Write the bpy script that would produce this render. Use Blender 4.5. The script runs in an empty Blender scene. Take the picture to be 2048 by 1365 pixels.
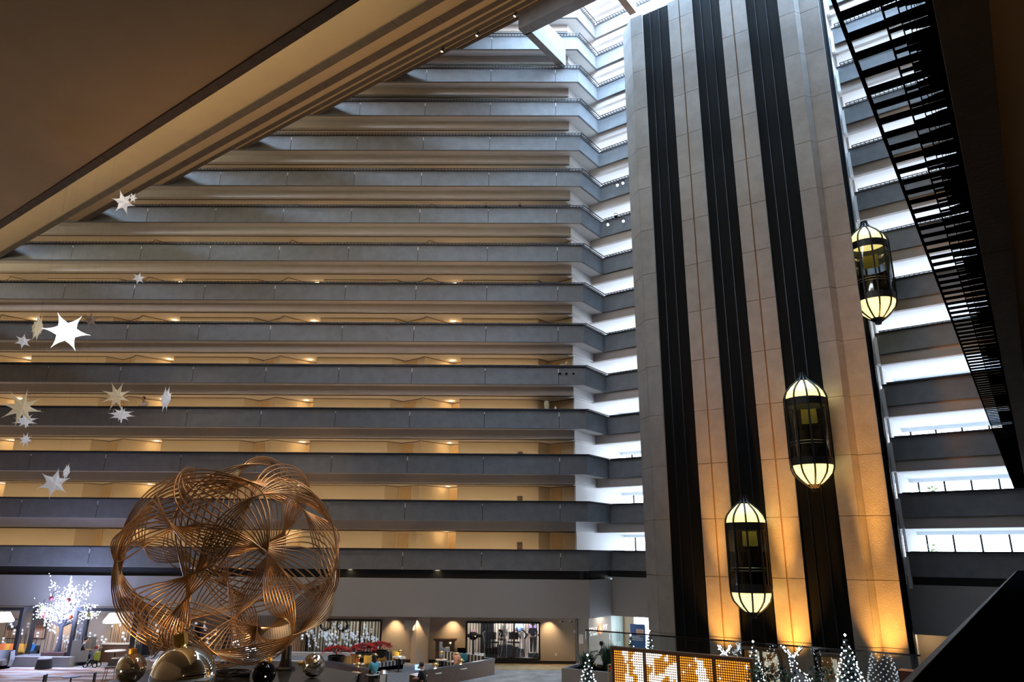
import bpy, bmesh, math, random
from mathutils import Vector, Matrix
random.seed(7)
PI = math.pi
C = bpy.context.scene.collection
SC = bpy.context.scene

# ------------------------------------------------------------------ camera, sky, exposure
HC = 5.85                      # lens height above the lobby floor
F, PITCH, ROLL = 1430.15, .291803, .00852289
cam = bpy.data.cameras.new('camera')
cam.sensor_width = 36.0
cam.lens = F / 2048 * 36.0
cam.clip_start, cam.clip_end = .05, 400
co = bpy.data.objects.new('camera', cam); C.objects.link(co)
cr, sr, cp, sp = math.cos(ROLL), math.sin(ROLL), math.cos(PITCH), math.sin(PITCH)
W2C = Matrix(((cr, -sr, 0), (sr, cr, 0), (0, 0, 1))) @ Matrix(((1, 0, 0), (0, sp, -cp), (0, cp, sp)))
C2W = W2C.transposed()
rx, ry, rz = C2W @ Vector((1, 0, 0)), C2W @ Vector((0, -1, 0)), C2W @ Vector((0, 0, -1))
co.matrix_world = Matrix(((rx.x, ry.x, rz.x, 0), (rx.y, ry.y, rz.y, 0), (rx.z, ry.z, rz.z, HC), (0, 0, 0, 1)))
SC.camera = co
SC.view_settings.view_transform = 'Standard'
SC.view_settings.look = 'None'
SC.view_settings.gamma = 1.0
SC.view_settings.use_curve_mapping = False
SC.view_settings.exposure = 0.0
SC.cycles.max_bounces = 8
SC.cycles.diffuse_bounces = 4
SC.cycles.glossy_bounces = 4
SC.cycles.transparent_max_bounces = 12
SC.cycles.sample_clamp_indirect = 6.0
SC.cycles.caustics_reflective = False
SC.cycles.caustics_refractive = False

world = bpy.data.worlds.new('daylight'); SC.world = world
world.use_nodes = True
wt = world.node_tree; wn = wt.nodes
tcw = wn.new('ShaderNodeTexCoord'); sxw = wn.new('ShaderNodeSeparateXYZ'); rw = wn.new('ShaderNodeValToRGB')
rw.color_ramp.elements[0].position = .25; rw.color_ramp.elements[0].color = (.27, .26, .26, 1)      # hazy white near the horizon
rw.color_ramp.elements[1].position = .75; rw.color_ramp.elements[1].color = (.50, .73, 1.0, 1)      # cooler overhead
wt.links.new(tcw.outputs['Generated'], sxw.inputs[0]); wt.links.new(sxw.outputs['Z'], rw.inputs[0]); wt.links.new(rw.outputs[0], wn['Background'].inputs[0])
wn['Background'].inputs[1].default_value = 46.0

# ------------------------------------------------------------------ plan of the atrium
AZ_A, AZ_R, AZ_T = -.0125935, -.933974, math.radians(-56.0)
dirA = Vector((math.cos(AZ_A), math.sin(AZ_A), 0)); nA = Vector((-math.sin(AZ_A), math.cos(AZ_A), 0))
dirR = Vector((-math.sin(AZ_R), -math.cos(AZ_R), 0)); nR = Vector((-dirR.y, dirR.x, 0))
dirD = Vector((math.cos(AZ_R), -math.sin(AZ_R), 0))
dirT = Vector((-math.sin(AZ_T), -math.cos(AZ_T), 0)); nT = Vector((-dirT.y, dirT.x, 0))
DA, DR, DT = 43.0, 39.86, 35.92
P1 = dirA * 3.98 + nA * DA                 # corner where the far wall turns away
P2 = P1 + dirD * 2.67                      # inner corner of the notch
T0 = nT * DT
ROT_A = AZ_A
ROT_R = math.atan2(dirR.y, dirR.x)
ROT_D = math.atan2(dirD.y, dirD.x)
ROT_T = math.atan2(dirT.y, dirT.x)
ZB = lambda k: 5.05 + 2.735 * k            # underside of the parapet of level k
NA, NR = 14, 15

def ray(x, y):
    return C2W @ Vector(((x - 1024) / F, (y - 682.5) / F, 1))
def px(x, y, h=0.0):                       # where a sight line meets the level h
    v = ray(x, y); v = v * ((h - HC) / v.z); return Vector((v.x, v.y, h))
def pl(x, y, n, d):                        # where it meets an upright plane
    v = ray(x, y); v = v * (d / n.dot(v)); return Vector((v.x, v.y, v.z + HC))
def pdepth(x, y, dist):
    v = ray(x, y); v = v * (dist / v.y); return Vector((v.x, v.y, v.z + HC))

# ------------------------------------------------------------------ materials
MATS = {}
def mat(name, col, rough=.6, metal=0.0, var=0.0, vscale=3.0, bump=0.0, bscale=30.0, emit=None, estr=0.0, alpha=None, spec=None):
    if name in MATS: return MATS[name]
    m = bpy.data.materials.new(name); m.use_nodes = True
    nt = m.node_tree; b = nt.nodes['Principled BSDF']
    b.inputs['Base Color'].default_value = (*col, 1)
    b.inputs['Roughness'].default_value = rough
    b.inputs['Metallic'].default_value = metal
    if spec is not None: b.inputs['Specular IOR Level'].default_value = spec
    if var or bump:
        tc = nt.nodes.new('ShaderNodeTexCoord')
    if var:
        n = nt.nodes.new('ShaderNodeTexNoise'); n.inputs['Scale'].default_value = vscale
        n.inputs['Detail'].default_value = 6; n.inputs['Roughness'].default_value = .65
        nt.links.new(tc.outputs['Object'], n.inputs['Vector'])
        r = nt.nodes.new('ShaderNodeValToRGB')
        r.color_ramp.elements[0].position = .3; r.color_ramp.elements[1].position = .7
        r.color_ramp.elements[0].color = (*[c * (1 - var) for c in col], 1)
        r.color_ramp.elements[1].color = (*[min(1, c * (1 + var)) for c in col], 1)
        nt.links.new(n.outputs['Fac'], r.inputs['Fac'])
        nt.links.new(r.outputs['Color'], b.inputs['Base Color'])
    if bump:
        n2 = nt.nodes.new('ShaderNodeTexNoise'); n2.inputs['Scale'].default_value = bscale; n2.inputs['Detail'].default_value = 4
        nt.links.new(tc.outputs['Object'], n2.inputs['Vector'])
        bp = nt.nodes.new('ShaderNodeBump'); bp.inputs['Strength'].default_value = bump; bp.inputs['Distance'].default_value = .03
        nt.links.new(n2.outputs['Fac'], bp.inputs['Height']); nt.links.new(bp.outputs['Normal'], b.inputs['Normal'])
    if emit:
        b.inputs['Emission Color'].default_value = (*emit, 1); b.inputs['Emission Strength'].default_value = estr
    MATS[name] = m
    return m
def glassmat(name, tint=(.9, .95, 1), refl=.12):
    if name in MATS: return MATS[name]
    m = bpy.data.materials.new(name); m.use_nodes = True
    nt = m.node_tree; nt.nodes.clear()
    o = nt.nodes.new('ShaderNodeOutputMaterial'); t = nt.nodes.new('ShaderNodeBsdfTransparent')
    g = nt.nodes.new('ShaderNodeBsdfGlossy'); mx = nt.nodes.new('ShaderNodeMixShader')
    lw = nt.nodes.new('ShaderNodeFresnel'); lw.inputs['IOR'].default_value = 1.45
    ad = nt.nodes.new('ShaderNodeMath'); ad.operation = 'MULTIPLY_ADD'; ad.inputs[1].default_value = .6; ad.inputs[2].default_value = refl * .3
    t.inputs[0].default_value = (*tint, 1); g.inputs['Roughness'].default_value = .03
    nt.links.new(lw.outputs[0], ad.inputs[0]); nt.links.new(ad.outputs[0], mx.inputs[0])
    nt.links.new(t.outputs[0], mx.inputs[1]); nt.links.new(g.outputs[0], mx.inputs[2]); nt.links.new(mx.outputs[0], o.inputs[0])
    MATS[name] = m; return m
def wavemat(name, c1, c2, scale, axis='X', rough=.7, noise=0.0):
    """stripes, fabric or boards: two colours in bands along one axis"""
    if name in MATS: return MATS[name]
    m = mat(name, c1, rough); nt = m.node_tree; b = nt.nodes['Principled BSDF']
    tc = nt.nodes.new('ShaderNodeTexCoord'); w = nt.nodes.new('ShaderNodeTexWave')
    w.bands_direction = axis; w.inputs['Scale'].default_value = scale; w.inputs['Distortion'].default_value = noise
    r = nt.nodes.new('ShaderNodeValToRGB'); r.color_ramp.interpolation = 'EASE'
    r.color_ramp.elements[0].position = .55; r.color_ramp.elements[1].position = .62
    r.color_ramp.elements[0].color = (*c1, 1); r.color_ramp.elements[1].color = (*c2, 1)
    nt.links.new(tc.outputs['Object'], w.inputs['Vector']); nt.links.new(w.outputs['Fac'], r.inputs['Fac']); nt.links.new(r.outputs['Color'], b.inputs['Base Color'])
    return m

CONC = mat('parapet_concrete', (.185, .194, .210), .85, var=.14, vscale=1.6, bump=.25, bscale=60)
PLAST = mat('soffit_plaster', (.60, .56, .53), .9, var=.03, vscale=2)
BEAMM = mat('beam_plaster', (.48, .43, .40), .9, var=.04, vscale=2)
CEILM = mat('corridor_ceiling', (.50, .42, .32), .9)
WALLP = wavemat('striped_wallpaper', (.52, .41, .26), (.57, .45, .29), 5.0, 'X', .85)
DOORM = mat('guest_door_wood', (.50, .33, .16), .55, var=.08, vscale=4)
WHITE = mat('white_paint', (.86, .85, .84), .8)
RAILM = mat('dark_rail', (.03, .035, .045), .5, .3)
BLACK = mat('black_band', (.008, .009, .011), .7)
GREYW = mat('drop_face_paint', (.34, .33, .325), .9, var=.03, vscale=.6)
TANW = mat('lower_wall_paint', (.50, .42, .34), .9, var=.03, vscale=.8)
PIERM = mat('pier_concrete', (.26, .245, .232), .85, var=.14, vscale=1.3, bump=.35, bscale=22)
GROOVE = mat('joint_filler', (.20, .12, .05), .9)
SHAFT = mat('shaft_black', (.003, .0035, .004), .7, spec=.1)
GUIDE = mat('guide_rail_steel', (.010, .014, .020), .4, .5)
UNDER = mat('overhang_plaster', (.40, .27, .14), .9, var=.04, vscale=.7)
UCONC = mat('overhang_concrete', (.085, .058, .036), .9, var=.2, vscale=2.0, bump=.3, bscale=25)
BLKM = mat('black_louvre', (.003, .0035, .0045), .9, spec=0.0)
BRONZE = mat('bronze_tube', (.36, .20, .09), .33, .9, var=.12, vscale=6)
CHROME = mat('mirror_silver', (.80, .76, .68), .04, 1.0)
BLKMIR = mat('black_mirror', (.02, .02, .025), .05, 1.0)
GOLDM = mat('gold_cap', (.75, .45, .12), .3, .9)
GLASS = glassmat('clear_glass')
STEEL = mat('brushed_steel', (.55, .55, .55), .3, .9)
BLKMET = mat('black_metal', (.012, .012, .014), .45, .3)
WOODD = mat('dark_wood', (.10, .055, .032), .45, var=.2, vscale=5)
CAPM = mat('dark_stone_cap', (.06, .06, .075), .35)
WHTOP = mat('white_stone_top', (.75, .71, .66), .3)
GREYF = mat('grey_fabric', (.22, .215, .22), .9, var=.06, vscale=20)
DARKF = mat('charcoal_fabric', (.035, .036, .042), .9)
PALEC = mat('pale_planter_concrete', (.26, .245, .24), .8, var=.06, vscale=3)
LEAFM = mat('dark_green_leaf', (.022, .06, .028), .55, var=.3, vscale=6)
FIRM = mat('fir_needles', (.012, .03, .026), .7, var=.3, vscale=8)
GRAV = mat('grey_gravel', (.20, .21, .23), .9, var=.6, vscale=40, bump=.6, bscale=80)
REDP = mat('poinsettia_red', (.58, .012, .02), .6, var=.3, vscale=15)
LED = mat('led_white', (.9, .95, 1), .5, emit=(.82, .9, 1.0), estr=9)
LEDB = mat('led_blossom', (.9, .92, 1), .5, emit=(.80, .86, 1.0), estr=4.5)
LAMPW = mat('lamp_lens_warm', (1, .9, .7), .5, emit=(1, .80, .50), estr=14)
LAMPD = mat('lamp_lens_white', (1, 1, 1), .5, emit=(1, .97, .92), estr=16)

# ------------------------------------------------------------------ mesh helpers
class MB:
    def __init__(s): s.v = []; s.f = []
    def box(s, x0, x1, y0, y1, z0, z1):
        b = len(s.v)
        s.v += [(x0, y0, z0), (x1, y0, z0), (x1, y1, z0), (x0, y1, z0), (x0, y0, z1), (x1, y0, z1), (x1, y1, z1), (x0, y1, z1)]
        s.f += [tuple(b + i for i in q) for q in ((0, 3, 2, 1), (4, 5, 6, 7), (0, 1, 5, 4), (1, 2, 6, 5), (2, 3, 7, 6), (3, 0, 4, 7))]
        return s
    def bar(s, a, b, w, h=None):
        """square bar between two points"""
        a, b = Vector(a), Vector(b); h = h or w
        d = (b - a).normalized(); u = d.cross(Vector((0, 0, 1)))
        if u.length < 1e-4: u = Vector((1, 0, 0))
        u.normalize(); n = u.cross(d)
        i = len(s.v)
        for p in (a, b):
            for su, sn in ((-1, -1), (1, -1), (1, 1), (-1, 1)):
                s.v.append(tuple(p + u * su * w / 2 + n * sn * h / 2))
        s.f += [tuple(i + j for j in q) for q in ((0, 1, 2, 3), (7, 6, 5, 4), (0, 4, 5, 1), (1, 5, 6, 2), (2, 6, 7, 3), (3, 7, 4, 0))]
        return s
    def tube(s, pts, r, n=6, closed=False):
        pts = [Vector(p) for p in pts]; m = len(pts); i0 = len(s.v)
        rr = r if isinstance(r, (list, tuple)) else [r] * m
        prev = None
        for i, p in enumerate(pts):
            if closed: d = pts[(i + 1) % m] - pts[i - 1]
            else: d = pts[min(i + 1, m - 1)] - pts[max(i - 1, 0)]
            d.normalize()
            u = prev - d * prev.dot(d) if prev is not None else d.cross(Vector((.13, .21, 1)))
            if u.length < 1e-5: u = d.cross(Vector((1, 0, 0)))
            u.normalize(); w = d.cross(u); prev = u
            for j in range(n):
                a = 2 * PI * j / n
                s.v.append(tuple(p + (u * math.cos(a) + w * math.sin(a)) * rr[i]))
        for i in range(m if closed else m - 1):
            k = (i + 1) % m
            for j in range(n):
                s.f.append((i0 + i * n + j, i0 + i * n + (j + 1) % n, i0 + k * n + (j + 1) % n, i0 + k * n + j))
        if not closed:
            s.f.append(tuple(i0 + j for j in reversed(range(n)))); s.f.append(tuple(i0 + (m - 1) * n + j for j in range(n)))
        return s
    def lathe(s, prof, n=16, c=(0, 0, 0), a0=0, a1=2 * PI):
        full = abs(a1 - a0 - 2 * PI) < 1e-6; cols = n if full else n + 1; i0 = len(s.v)
        for r, z in prof:
            for j in range(cols):
                a = a0 + (a1 - a0) * j / n
                s.v.append((c[0] + r * math.cos(a), c[1] + r * math.sin(a), c[2] + z))
        for i in range(len(prof) - 1):
            for j in range(n):
                k = (j + 1) % cols
                s.f.append((i0 + i * cols + j, i0 + i * cols + k, i0 + (i + 1) * cols + k, i0 + (i + 1) * cols + j))
        return s
    def ball(s, c, r, n=10, m=7, sz=1.0):
        return s.lathe([(r * math.sin(PI * i / m) + 1e-4, -r * sz * math.cos(PI * i / m)) for i in range(m + 1)], n, c)
    def oct(s, c, r):
        b = len(s.v); x, y, z = c
        s.v += [(x + r, y, z), (x - r, y, z), (x, y + r, z), (x, y - r, z), (x, y, z + r), (x, y, z - r)]
        s.f += [tuple(b + i for i in q) for q in ((0, 2, 4), (2, 1, 4), (1, 3, 4), (3, 0, 4), (2, 0, 5), (1, 2, 5), (3, 1, 5), (0, 3, 5))]
        return s
    def prism(s, poly, z0, z1):
        n = len(poly); b = len(s.v)
        s.v += [(p[0], p[1], z0) for p in poly] + [(p[0], p[1], z1) for p in poly]
        s.f.append(tuple(b + i for i in reversed(range(n)))); s.f.append(tuple(b + n + i for i in range(n)))
        for i in range(n):
            j = (i + 1) % n; s.f.append((b + i, b + j, b + n + j, b + n + i))
        return s
    def strip(s, poly, z0, z1, closed=False):
        n = len(poly); b = len(s.v)
        s.v += [(p[0], p[1], z0) for p in poly] + [(p[0], p[1], z1) for p in poly]
        for i in range(n if closed else n - 1):
            j = (i + 1) % n; s.f.append((b + i, b + j, b + n + j, b + n + i))
        return s
    def quad(s, *p):
        b = len(s.v); s.v += [tuple(q) for q in p]; s.f.append(tuple(b + i for i in range(len(p)))); return s
    def xf(s, M, i0=0):
        for i in range(i0, len(s.v)): s.v[i] = tuple(M @ Vector(s.v[i]))
        return s
    def mesh(s, name, smooth=False):
        me = bpy.data.meshes.new(name); me.from_pydata(s.v, [], s.f); me.update()
        if smooth:
            for p in me.polygons: p.use_smooth = True
        return me

def obj(name, mb, m, parent=None, loc=None, rz=0, smooth=False):
    me = mb.mesh(name, smooth) if isinstance(mb, MB) else mb
    if m is not None and not me.materials: me.materials.append(m)
    o = bpy.data.objects.new(name, me); C.objects.link(o)
    if parent is not None: o.parent = parent
    if loc is not None: o.location = loc
    o.rotation_euler = (0, 0, rz)
    return o
def tag(o, label, cat, group=None, kind=None):
    o['label'] = label; o['category'] = cat
    if group: o['group'] = group
    if kind: o['kind'] = kind
    return o
def thing(name, label, cat, loc=(0, 0, 0), rz=0, group=None, kind=None):
    o = bpy.data.objects.new(name, None); C.objects.link(o)
    o.location = loc; o.rotation_euler = (0, 0, rz); o.empty_display_size = .2
    return tag(o, label, cat, group, kind)
def dup(root, loc, rz=None, label=None, rot=None, scale=None):
    r = root.copy(); C.objects.link(r); r.location = loc
    if rz is not None: r.rotation_euler = (0, 0, rz)
    if rot is not None: r.rotation_euler = rot
    if scale is not None: r.scale = (scale,) * 3
    if label: r['label'] = label
    for ch in list(root.children):
        c = ch.copy(); C.objects.link(c); c.parent = r
        for g in list(ch.children):
            d = g.copy(); C.objects.link(d); d.parent = c
    return r
def light(name, kind, loc, energy, col, size=.1, aim=None, spot=60, blend=.5):
    l = bpy.data.lights.new(name, kind); l.energy = energy; l.color = col
    if kind == 'AREA': l.size = size
    else: l.shadow_soft_size = size
    if kind == 'SPOT': l.spot_size = math.radians(spot); l.spot_blend = blend
    o = bpy.data.objects.new(name, l); C.objects.link(o); o.location = loc
    if aim is not None:
        o.rotation_euler = (Vector(aim) - Vector(loc)).to_track_quat('-Z', 'Y').to_euler()
    return o
ORD = ['lowest', 'second', 'third', 'fourth', 'fifth', 'sixth', 'seventh', 'eighth', 'ninth', 'tenth', 'eleventh', 'twelfth', 'thirteenth', 'fourteenth', 'topmost']
WARM = (1, .72, .40)

def portal(loc, aim, sx, sy):
    l = bpy.data.lights.new('daylight_opening', 'AREA'); l.shape = 'RECTANGLE'; l.size = sx; l.size_y = sy
    l.cycles.is_portal = True
    o = bpy.data.objects.new('daylight_opening', l); C.objects.link(o); o.location = loc
    return o
# daylight comes in through the roof slot and through the windows behind the right-hand galleries
_o = portal(nR * 36.0 + dirR * 2.0 + Vector((0, 0, 47.5)), None, 56, 14); _o.rotation_euler = (0, 0, ROT_R)
_o = portal(P2 + dirR * 22 + nR * 5.2 + Vector((0, 0, 24)), None, 60, 50)
_o.matrix_world = Matrix.Translation(_o.location) @ Matrix(((dirR.x, 0, nR.x, 0), (dirR.y, 0, nR.y, 0), (0, 1, 0, 0), (0, 0, 0, 1)))
#PART2
# ------------------------------------------------------------------ galleries on the far wall, the notch and the right-hand wall
PH, LV = 1.08, 2.735
TL = -44.0                                     # left end of the far wall (local)
# shared meshes, local to a level: x along the wall, y away from the atrium, z from the parapet underside
def ladder(mb, x0, x1, z, step=.22):
    mb.box(x0, x1, -.30, -.26, z - .02, z + .02); mb.box(x0, x1, -.10, -.07, z - .02, z + .02)
    n = int((x1 - x0) / step)
    for i in range(n + 1):
        x = x0 + (x1 - x0) * i / n
        mb.box(x - .02, x + .02, -.28, .02, z - .015, z + .02)
joints = [TL] + [-1.62 - 4.55 * i for i in range(9, -1, -1)] + [0]
pm = MB(); jt = MB()
for a, b in zip(joints[:-1], joints[1:]): pm.box(a + .014, b - (.014 if b else 0), 0, .16, 0, PH)
for i, j in enumerate(joints[1:-1]):
    jt.box(j - .014, j + .014, .03, .15, .02, PH - .01)
A_PAR = pm.mesh('parapet'); A_JNT = jt.mesh('parapet_joint')
lm = MB(); ladder(lm, TL, .1, PH + .05); lm.box(TL, 0, -.02, .18, PH, PH + .05); A_RAIL = lm.mesh('railing')
dt = MB()  # white slips standing in for light gleaming at the joints
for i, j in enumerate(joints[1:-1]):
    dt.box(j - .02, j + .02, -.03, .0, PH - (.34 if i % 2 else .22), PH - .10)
A_GLINT = dt.mesh('joint_glints'); A_GLINT.materials.append(WHITE)
A_SOF = MB().box(TL, -.03, .10, .80, .02, .14).mesh('soffit')
A_SLAB = MB().box(TL, -.55, .16, 3.6, .14, .22).mesh('floor_slab')
A_BEAM = MB().box(TL, -.66, .78, 1.02, -.50, .14).mesh('beam')
A_GAP = MB().box(TL, -.70, 1.025, 1.06, -.56, -.50).mesh('shadow_gap')
A_CEIL = MB().box(TL, -.63, 1.0, 3.7, -.53, -.42).mesh('corridor_ceiling')
PROF = [(0, 2.05), (4.93, 2.05), (5.63, 2.86), (6.68, 2.12), (7.08, 1.66), (8.80, 3.45), (9.42, 3.09), (9.42, 2.05)]
def zig():
    pts = []
    for i in range(4, 0, -1):
        x = -7.87 - 9.42 * i
        for a, b in PROF:
            if x + a >= TL: pts.append((x + a, b))
    pts += [(-7.87, 2.05), (-2.83, 2.05), (-2.10, 2.86), (-.93, 1.97), (-.56, 1.61)]
    return pts
ZP = zig()
A_WALL = MB().strip(ZP[::-1], .2, LV - .52).mesh('corridor_wall')
B_TRIM = MB()
for a, b in zip(ZP[:-1], ZP[1:]): B_TRIM.bar((a[0], a[1] - .02, LV - .55), (b[0], b[1] - .02, LV - .55), .035)
A_TRIM = B_TRIM.mesh('wall_top_trim')
def door_mb(p, q):
    p, q = Vector((*p, 0)), Vector((*q, 0)); d = (q - p); n = Vector((d.y, -d.x, 0)).normalized()
    a, b = p + d * .12, p + d * .88
    mb = MB()
    mb.prism([(a + n * .03)[:2], (b + n * .03)[:2], (b + n * .01)[:2], (a + n * .01)[:2]], .24, LV - .66)
    return mb
DOORS = []
for i in range(5):
    x = -7.87 - 9.42 * i
    if i: DOORS.append(door_mb((x + 5.63, 2.86), (x + 6.68, 2.12)).mesh('room_door'))
    DOORS.append(door_mb((x - .62, 3.45), (x, 3.09)).mesh('room_door') if x > TL + 1 else None)
DOORS.append(door_mb((-2.10, 2.86), (-1.30, 2.24)).mesh('room_door'))
DOORS = [d for d in DOORS if d]
# the notch piece (local to D: x along it, y towards the far-wall building)
LD = 2.67
D_PAR = MB().box(.0, LD + .155, 0, .155, 0, PH).mesh('notch_parapet')
lm = MB()
lm.box(-.2, LD - .3, -.30, -.26, PH + .03, PH + .07); lm.box(0, LD - .1, -.10, -.07, PH + .03, PH + .07); lm.box(0, LD, -.02, .18, PH, PH + .05)
for i in range(13): lm.box(.02 + i * .2, .045 + i * .2, -.28, .02, PH + .04, PH + .06)
D_RAIL = lm.mesh('notch_railing')
D_SOF = MB().box(0, LD + 1.0, .10, .985, .025, .14).mesh('notch_soffit')
D_BEAM = MB().box(.26, LD + .9, .985, 1.2, -.50, .14).mesh('notch_beam')
D_SLAB = MB().box(.35, LD + 4.3, .16, 1.5, .142, .22).mesh('notch_floor_slab')
D_CEIL = MB().box(.45, LD + 4.3, 1.2, 1.5, -.535, -.42).mesh('notch_ceiling')
_c = Matrix.Rotation(-(ROT_D - ROT_A), 3, 'Z') @ Vector((-.56, 1.61, 0))
D_WALL = MB().box(_c.x, LD + 4.4, _c.y, _c.y + .1, .2, LV - .42).mesh('notch_wall')
# right-hand wall
RD = 4.4
def rrun(x0, x1):
    p, l = MB(), MB()
    n = max(1, int((x1 - x0) / 9)); w = (x1 - x0) / n
    for i in range(n): p.box(x0 + i * w + .006, x0 + (i + 1) * w - .006, 0, .16, 0, PH)
    ladder(l, x0 + .25, x1, PH + .05); l.box(x0, x1, -.02, .18, PH, PH + .05)
    return p.mesh('parapet'), l.mesh('railing')
R_P1, R_L1 = rrun(0, 9.0)
R_P2, R_L2 = rrun(15.95, 50)
R_BEAM = MB().box(-1.3, 50, .16, .45, -.53, .14).mesh('beam')
R_CEIL = MB().box(-1.6, 50, .40, RD, -.53, -.43).mesh('gallery_ceiling')
R_SLAB = MB().box(-1.6, 50, .16, RD + .2, .14, .22).mesh('floor_slab')
R_HEAD = MB().box(-2, 50, RD - .05, RD + .2, -.73, .3).mesh('window_head')
R_SILL = MB().box(-2, 50, RD - .05, RD + .2, .2, .45).mesh('window_sill')
mm = MB()
for i in range(44): mm.box(-1.8 + i * 1.21 - .045, -1.8 + i * 1.21 + .045, RD - .02, RD + .09, .45, LV - .73)
R_MUL = mm.mesh('mullion')
R_PANE = MB().box(-2, 50, RD + .04, RD + .05, .45, LV - .73).mesh('pane')
R_END = MB().box(15.82, 15.95, .6, RD, .2, LV - .43).mesh('side_wall')
R_RET = MB().box(15.86, 16.02, -.04, .5, -.53, .9).mesh('parapet_return')
DL_RING = MB().lathe([(.11, 0), (.15, -.005), (.15, .03), (.11, .03)], 14).mesh('trim_ring')
DL_LENS = MB().lathe([(.0, .004), (.11, .004)], 14).mesh('lens')
for m_, ma in ((A_PAR, CONC), (A_JNT, BLKM), (A_RAIL, RAILM), (A_SOF, PLAST), (A_SLAB, PLAST), (A_BEAM, BEAMM), (A_GAP, BLKM), (A_CEIL, CEILM), (A_WALL, WALLP), (A_TRIM, WOODD),
               (D_PAR, CONC), (D_RAIL, RAILM), (D_SOF, PLAST), (D_BEAM, WHITE), (D_SLAB, WHITE), (D_CEIL, WHITE), (D_WALL, WHITE),
               (R_P1, CONC), (R_P2, CONC), (R_L1, RAILM), (R_L2, RAILM), (R_BEAM, BEAMM), (R_CEIL, WHITE), (R_SLAB, WHITE), (R_HEAD, WHITE), (R_SILL, WHITE),
               (R_MUL, BLKMET), (R_PANE, GLASS), (R_END, WHITE), (R_RET, WHITE), (DL_RING, WHITE), (DL_LENS, LAMPW)):
    m_.materials.append(ma)
for d in DOORS: d.materials.append(DOORM)

for k in range(NA + 1):
    o = thing('balcony', '%s grey gallery of the far wall with tan corridor, counted from the floor' % ORD[k], 'balcony',
              (P1.x, P1.y, ZB(k)), ROT_A, 'galleries of the far wall', 'structure')
    o.name = 'balcony'
    for n_, me in (('parapet', A_PAR), ('parapet_joint', A_JNT), ('railing', A_RAIL), ('joint_glints', A_GLINT), ('soffit', A_SOF), ('floor_slab', A_SLAB), ('beam', A_BEAM), ('shadow_gap', A_GAP),
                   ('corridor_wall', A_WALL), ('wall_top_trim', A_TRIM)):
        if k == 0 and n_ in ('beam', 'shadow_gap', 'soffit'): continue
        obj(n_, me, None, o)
    if k: obj('corridor_ceiling', A_CEIL, None, o)
    for d in DOORS: obj('room_door', d, None, o)
    e = thing('notch_balcony', '%s gallery round the notch between far wall and right-hand wall, counted from the floor' % ORD[k], 'balcony',
              (P1.x, P1.y, ZB(k)), ROT_D, 'galleries round the notch', 'structure')
    for n_, me in (('parapet', D_PAR), ('railing', D_RAIL), ('soffit', D_SOF), ('beam', D_BEAM), ('floor_slab', D_SLAB), ('ceiling', D_CEIL), ('white_wall', D_WALL)):
        if k == 0 and n_ in ('beam', 'soffit', 'ceiling'): continue
        obj(n_, me, None, e)
for k in range(NR + 1):
    o = thing('right_balcony', '%s gallery of the bright right-hand wall behind the lift tower, counted from the floor' % (ORD[k] if k < 15 else 'roof-level'), 'balcony',
              (P2.x, P2.y, ZB(k)), ROT_R, 'galleries of the right-hand wall', 'structure')
    for n_, me in (('parapet', R_P1), ('parapet', R_P2), ('railing', R_L1), ('railing', R_L2), ('beam', R_BEAM), ('gallery_ceiling', R_CEIL), ('floor_slab', R_SLAB), ('side_wall', R_END), ('parapet_return', R_RET)):
        if k == 0 and n_ in ('beam', 'gallery_ceiling'): continue
        obj(n_, me, None, o)
    w = thing('window_%d' % (k + 1), '%s row of tall daylight windows behind the right-hand galleries' % (ORD[k] if k < 15 else 'roof-level'), 'window',
              (P2.x, P2.y, ZB(k)), ROT_R, 'gallery windows', 'structure')
    for n_, me in (('window_head', R_HEAD), ('window_sill', R_SILL), ('mullion', R_MUL), ('pane', R_PANE)): obj(n_, me, None, w)

# recessed lamps over the doors of the far-wall galleries
FROM_R = ['nearest the lift tower', 'second from the lift tower', 'third from the lift tower', 'fourth from the lift tower']
for k in range(0, 11):
    zc = ZB(k + 1) - .54
    for i in range(4):
        t = -8.5 - 9.42 * i
        if k > 7 and i > 1 or k > 5 and i > 2: continue
        p = P1 + dirA * t + nA * 2.62
        o = thing('ceiling_downlight', 'warm recessed lamp, %s far corridor counted from below, %s' % (ORD[k], FROM_R[i]), 'lamp', (p.x, p.y, zc), 0, 'corridor downlights')
        obj('trim_ring', DL_RING, None, o); obj('lens', DL_LENS, None, o)
        light('corridor_lamp', 'POINT', (p.x, p.y, zc - .10), 14, (1, .70, .36), .06)
    # added fill light hidden behind the parapet, it washes the corridor ceiling and wall
    l = bpy.data.lights.new('corridor_fill', 'AREA'); l.shape = 'RECTANGLE'; l.size = 40; l.size_y = .10; l.energy = (250, 250, 250, 250, 240, 210, 170, 140, 110, 95, 80)[k]; l.color = (1, .80, .56)
    lo = bpy.data.objects.new('corridor_fill', l); C.objects.link(lo)
    p = P1 + dirA * -22.5 + nA * .40
    lo.location = (p.x, p.y, ZB(k) + .42); lo.rotation_euler = Matrix.Rotation(ROT_A, 3, 'Z').to_4x4().to_euler(); lo.rotation_euler.x = math.radians(122); l.spread = math.radians(128); l.energy *= .72
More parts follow.
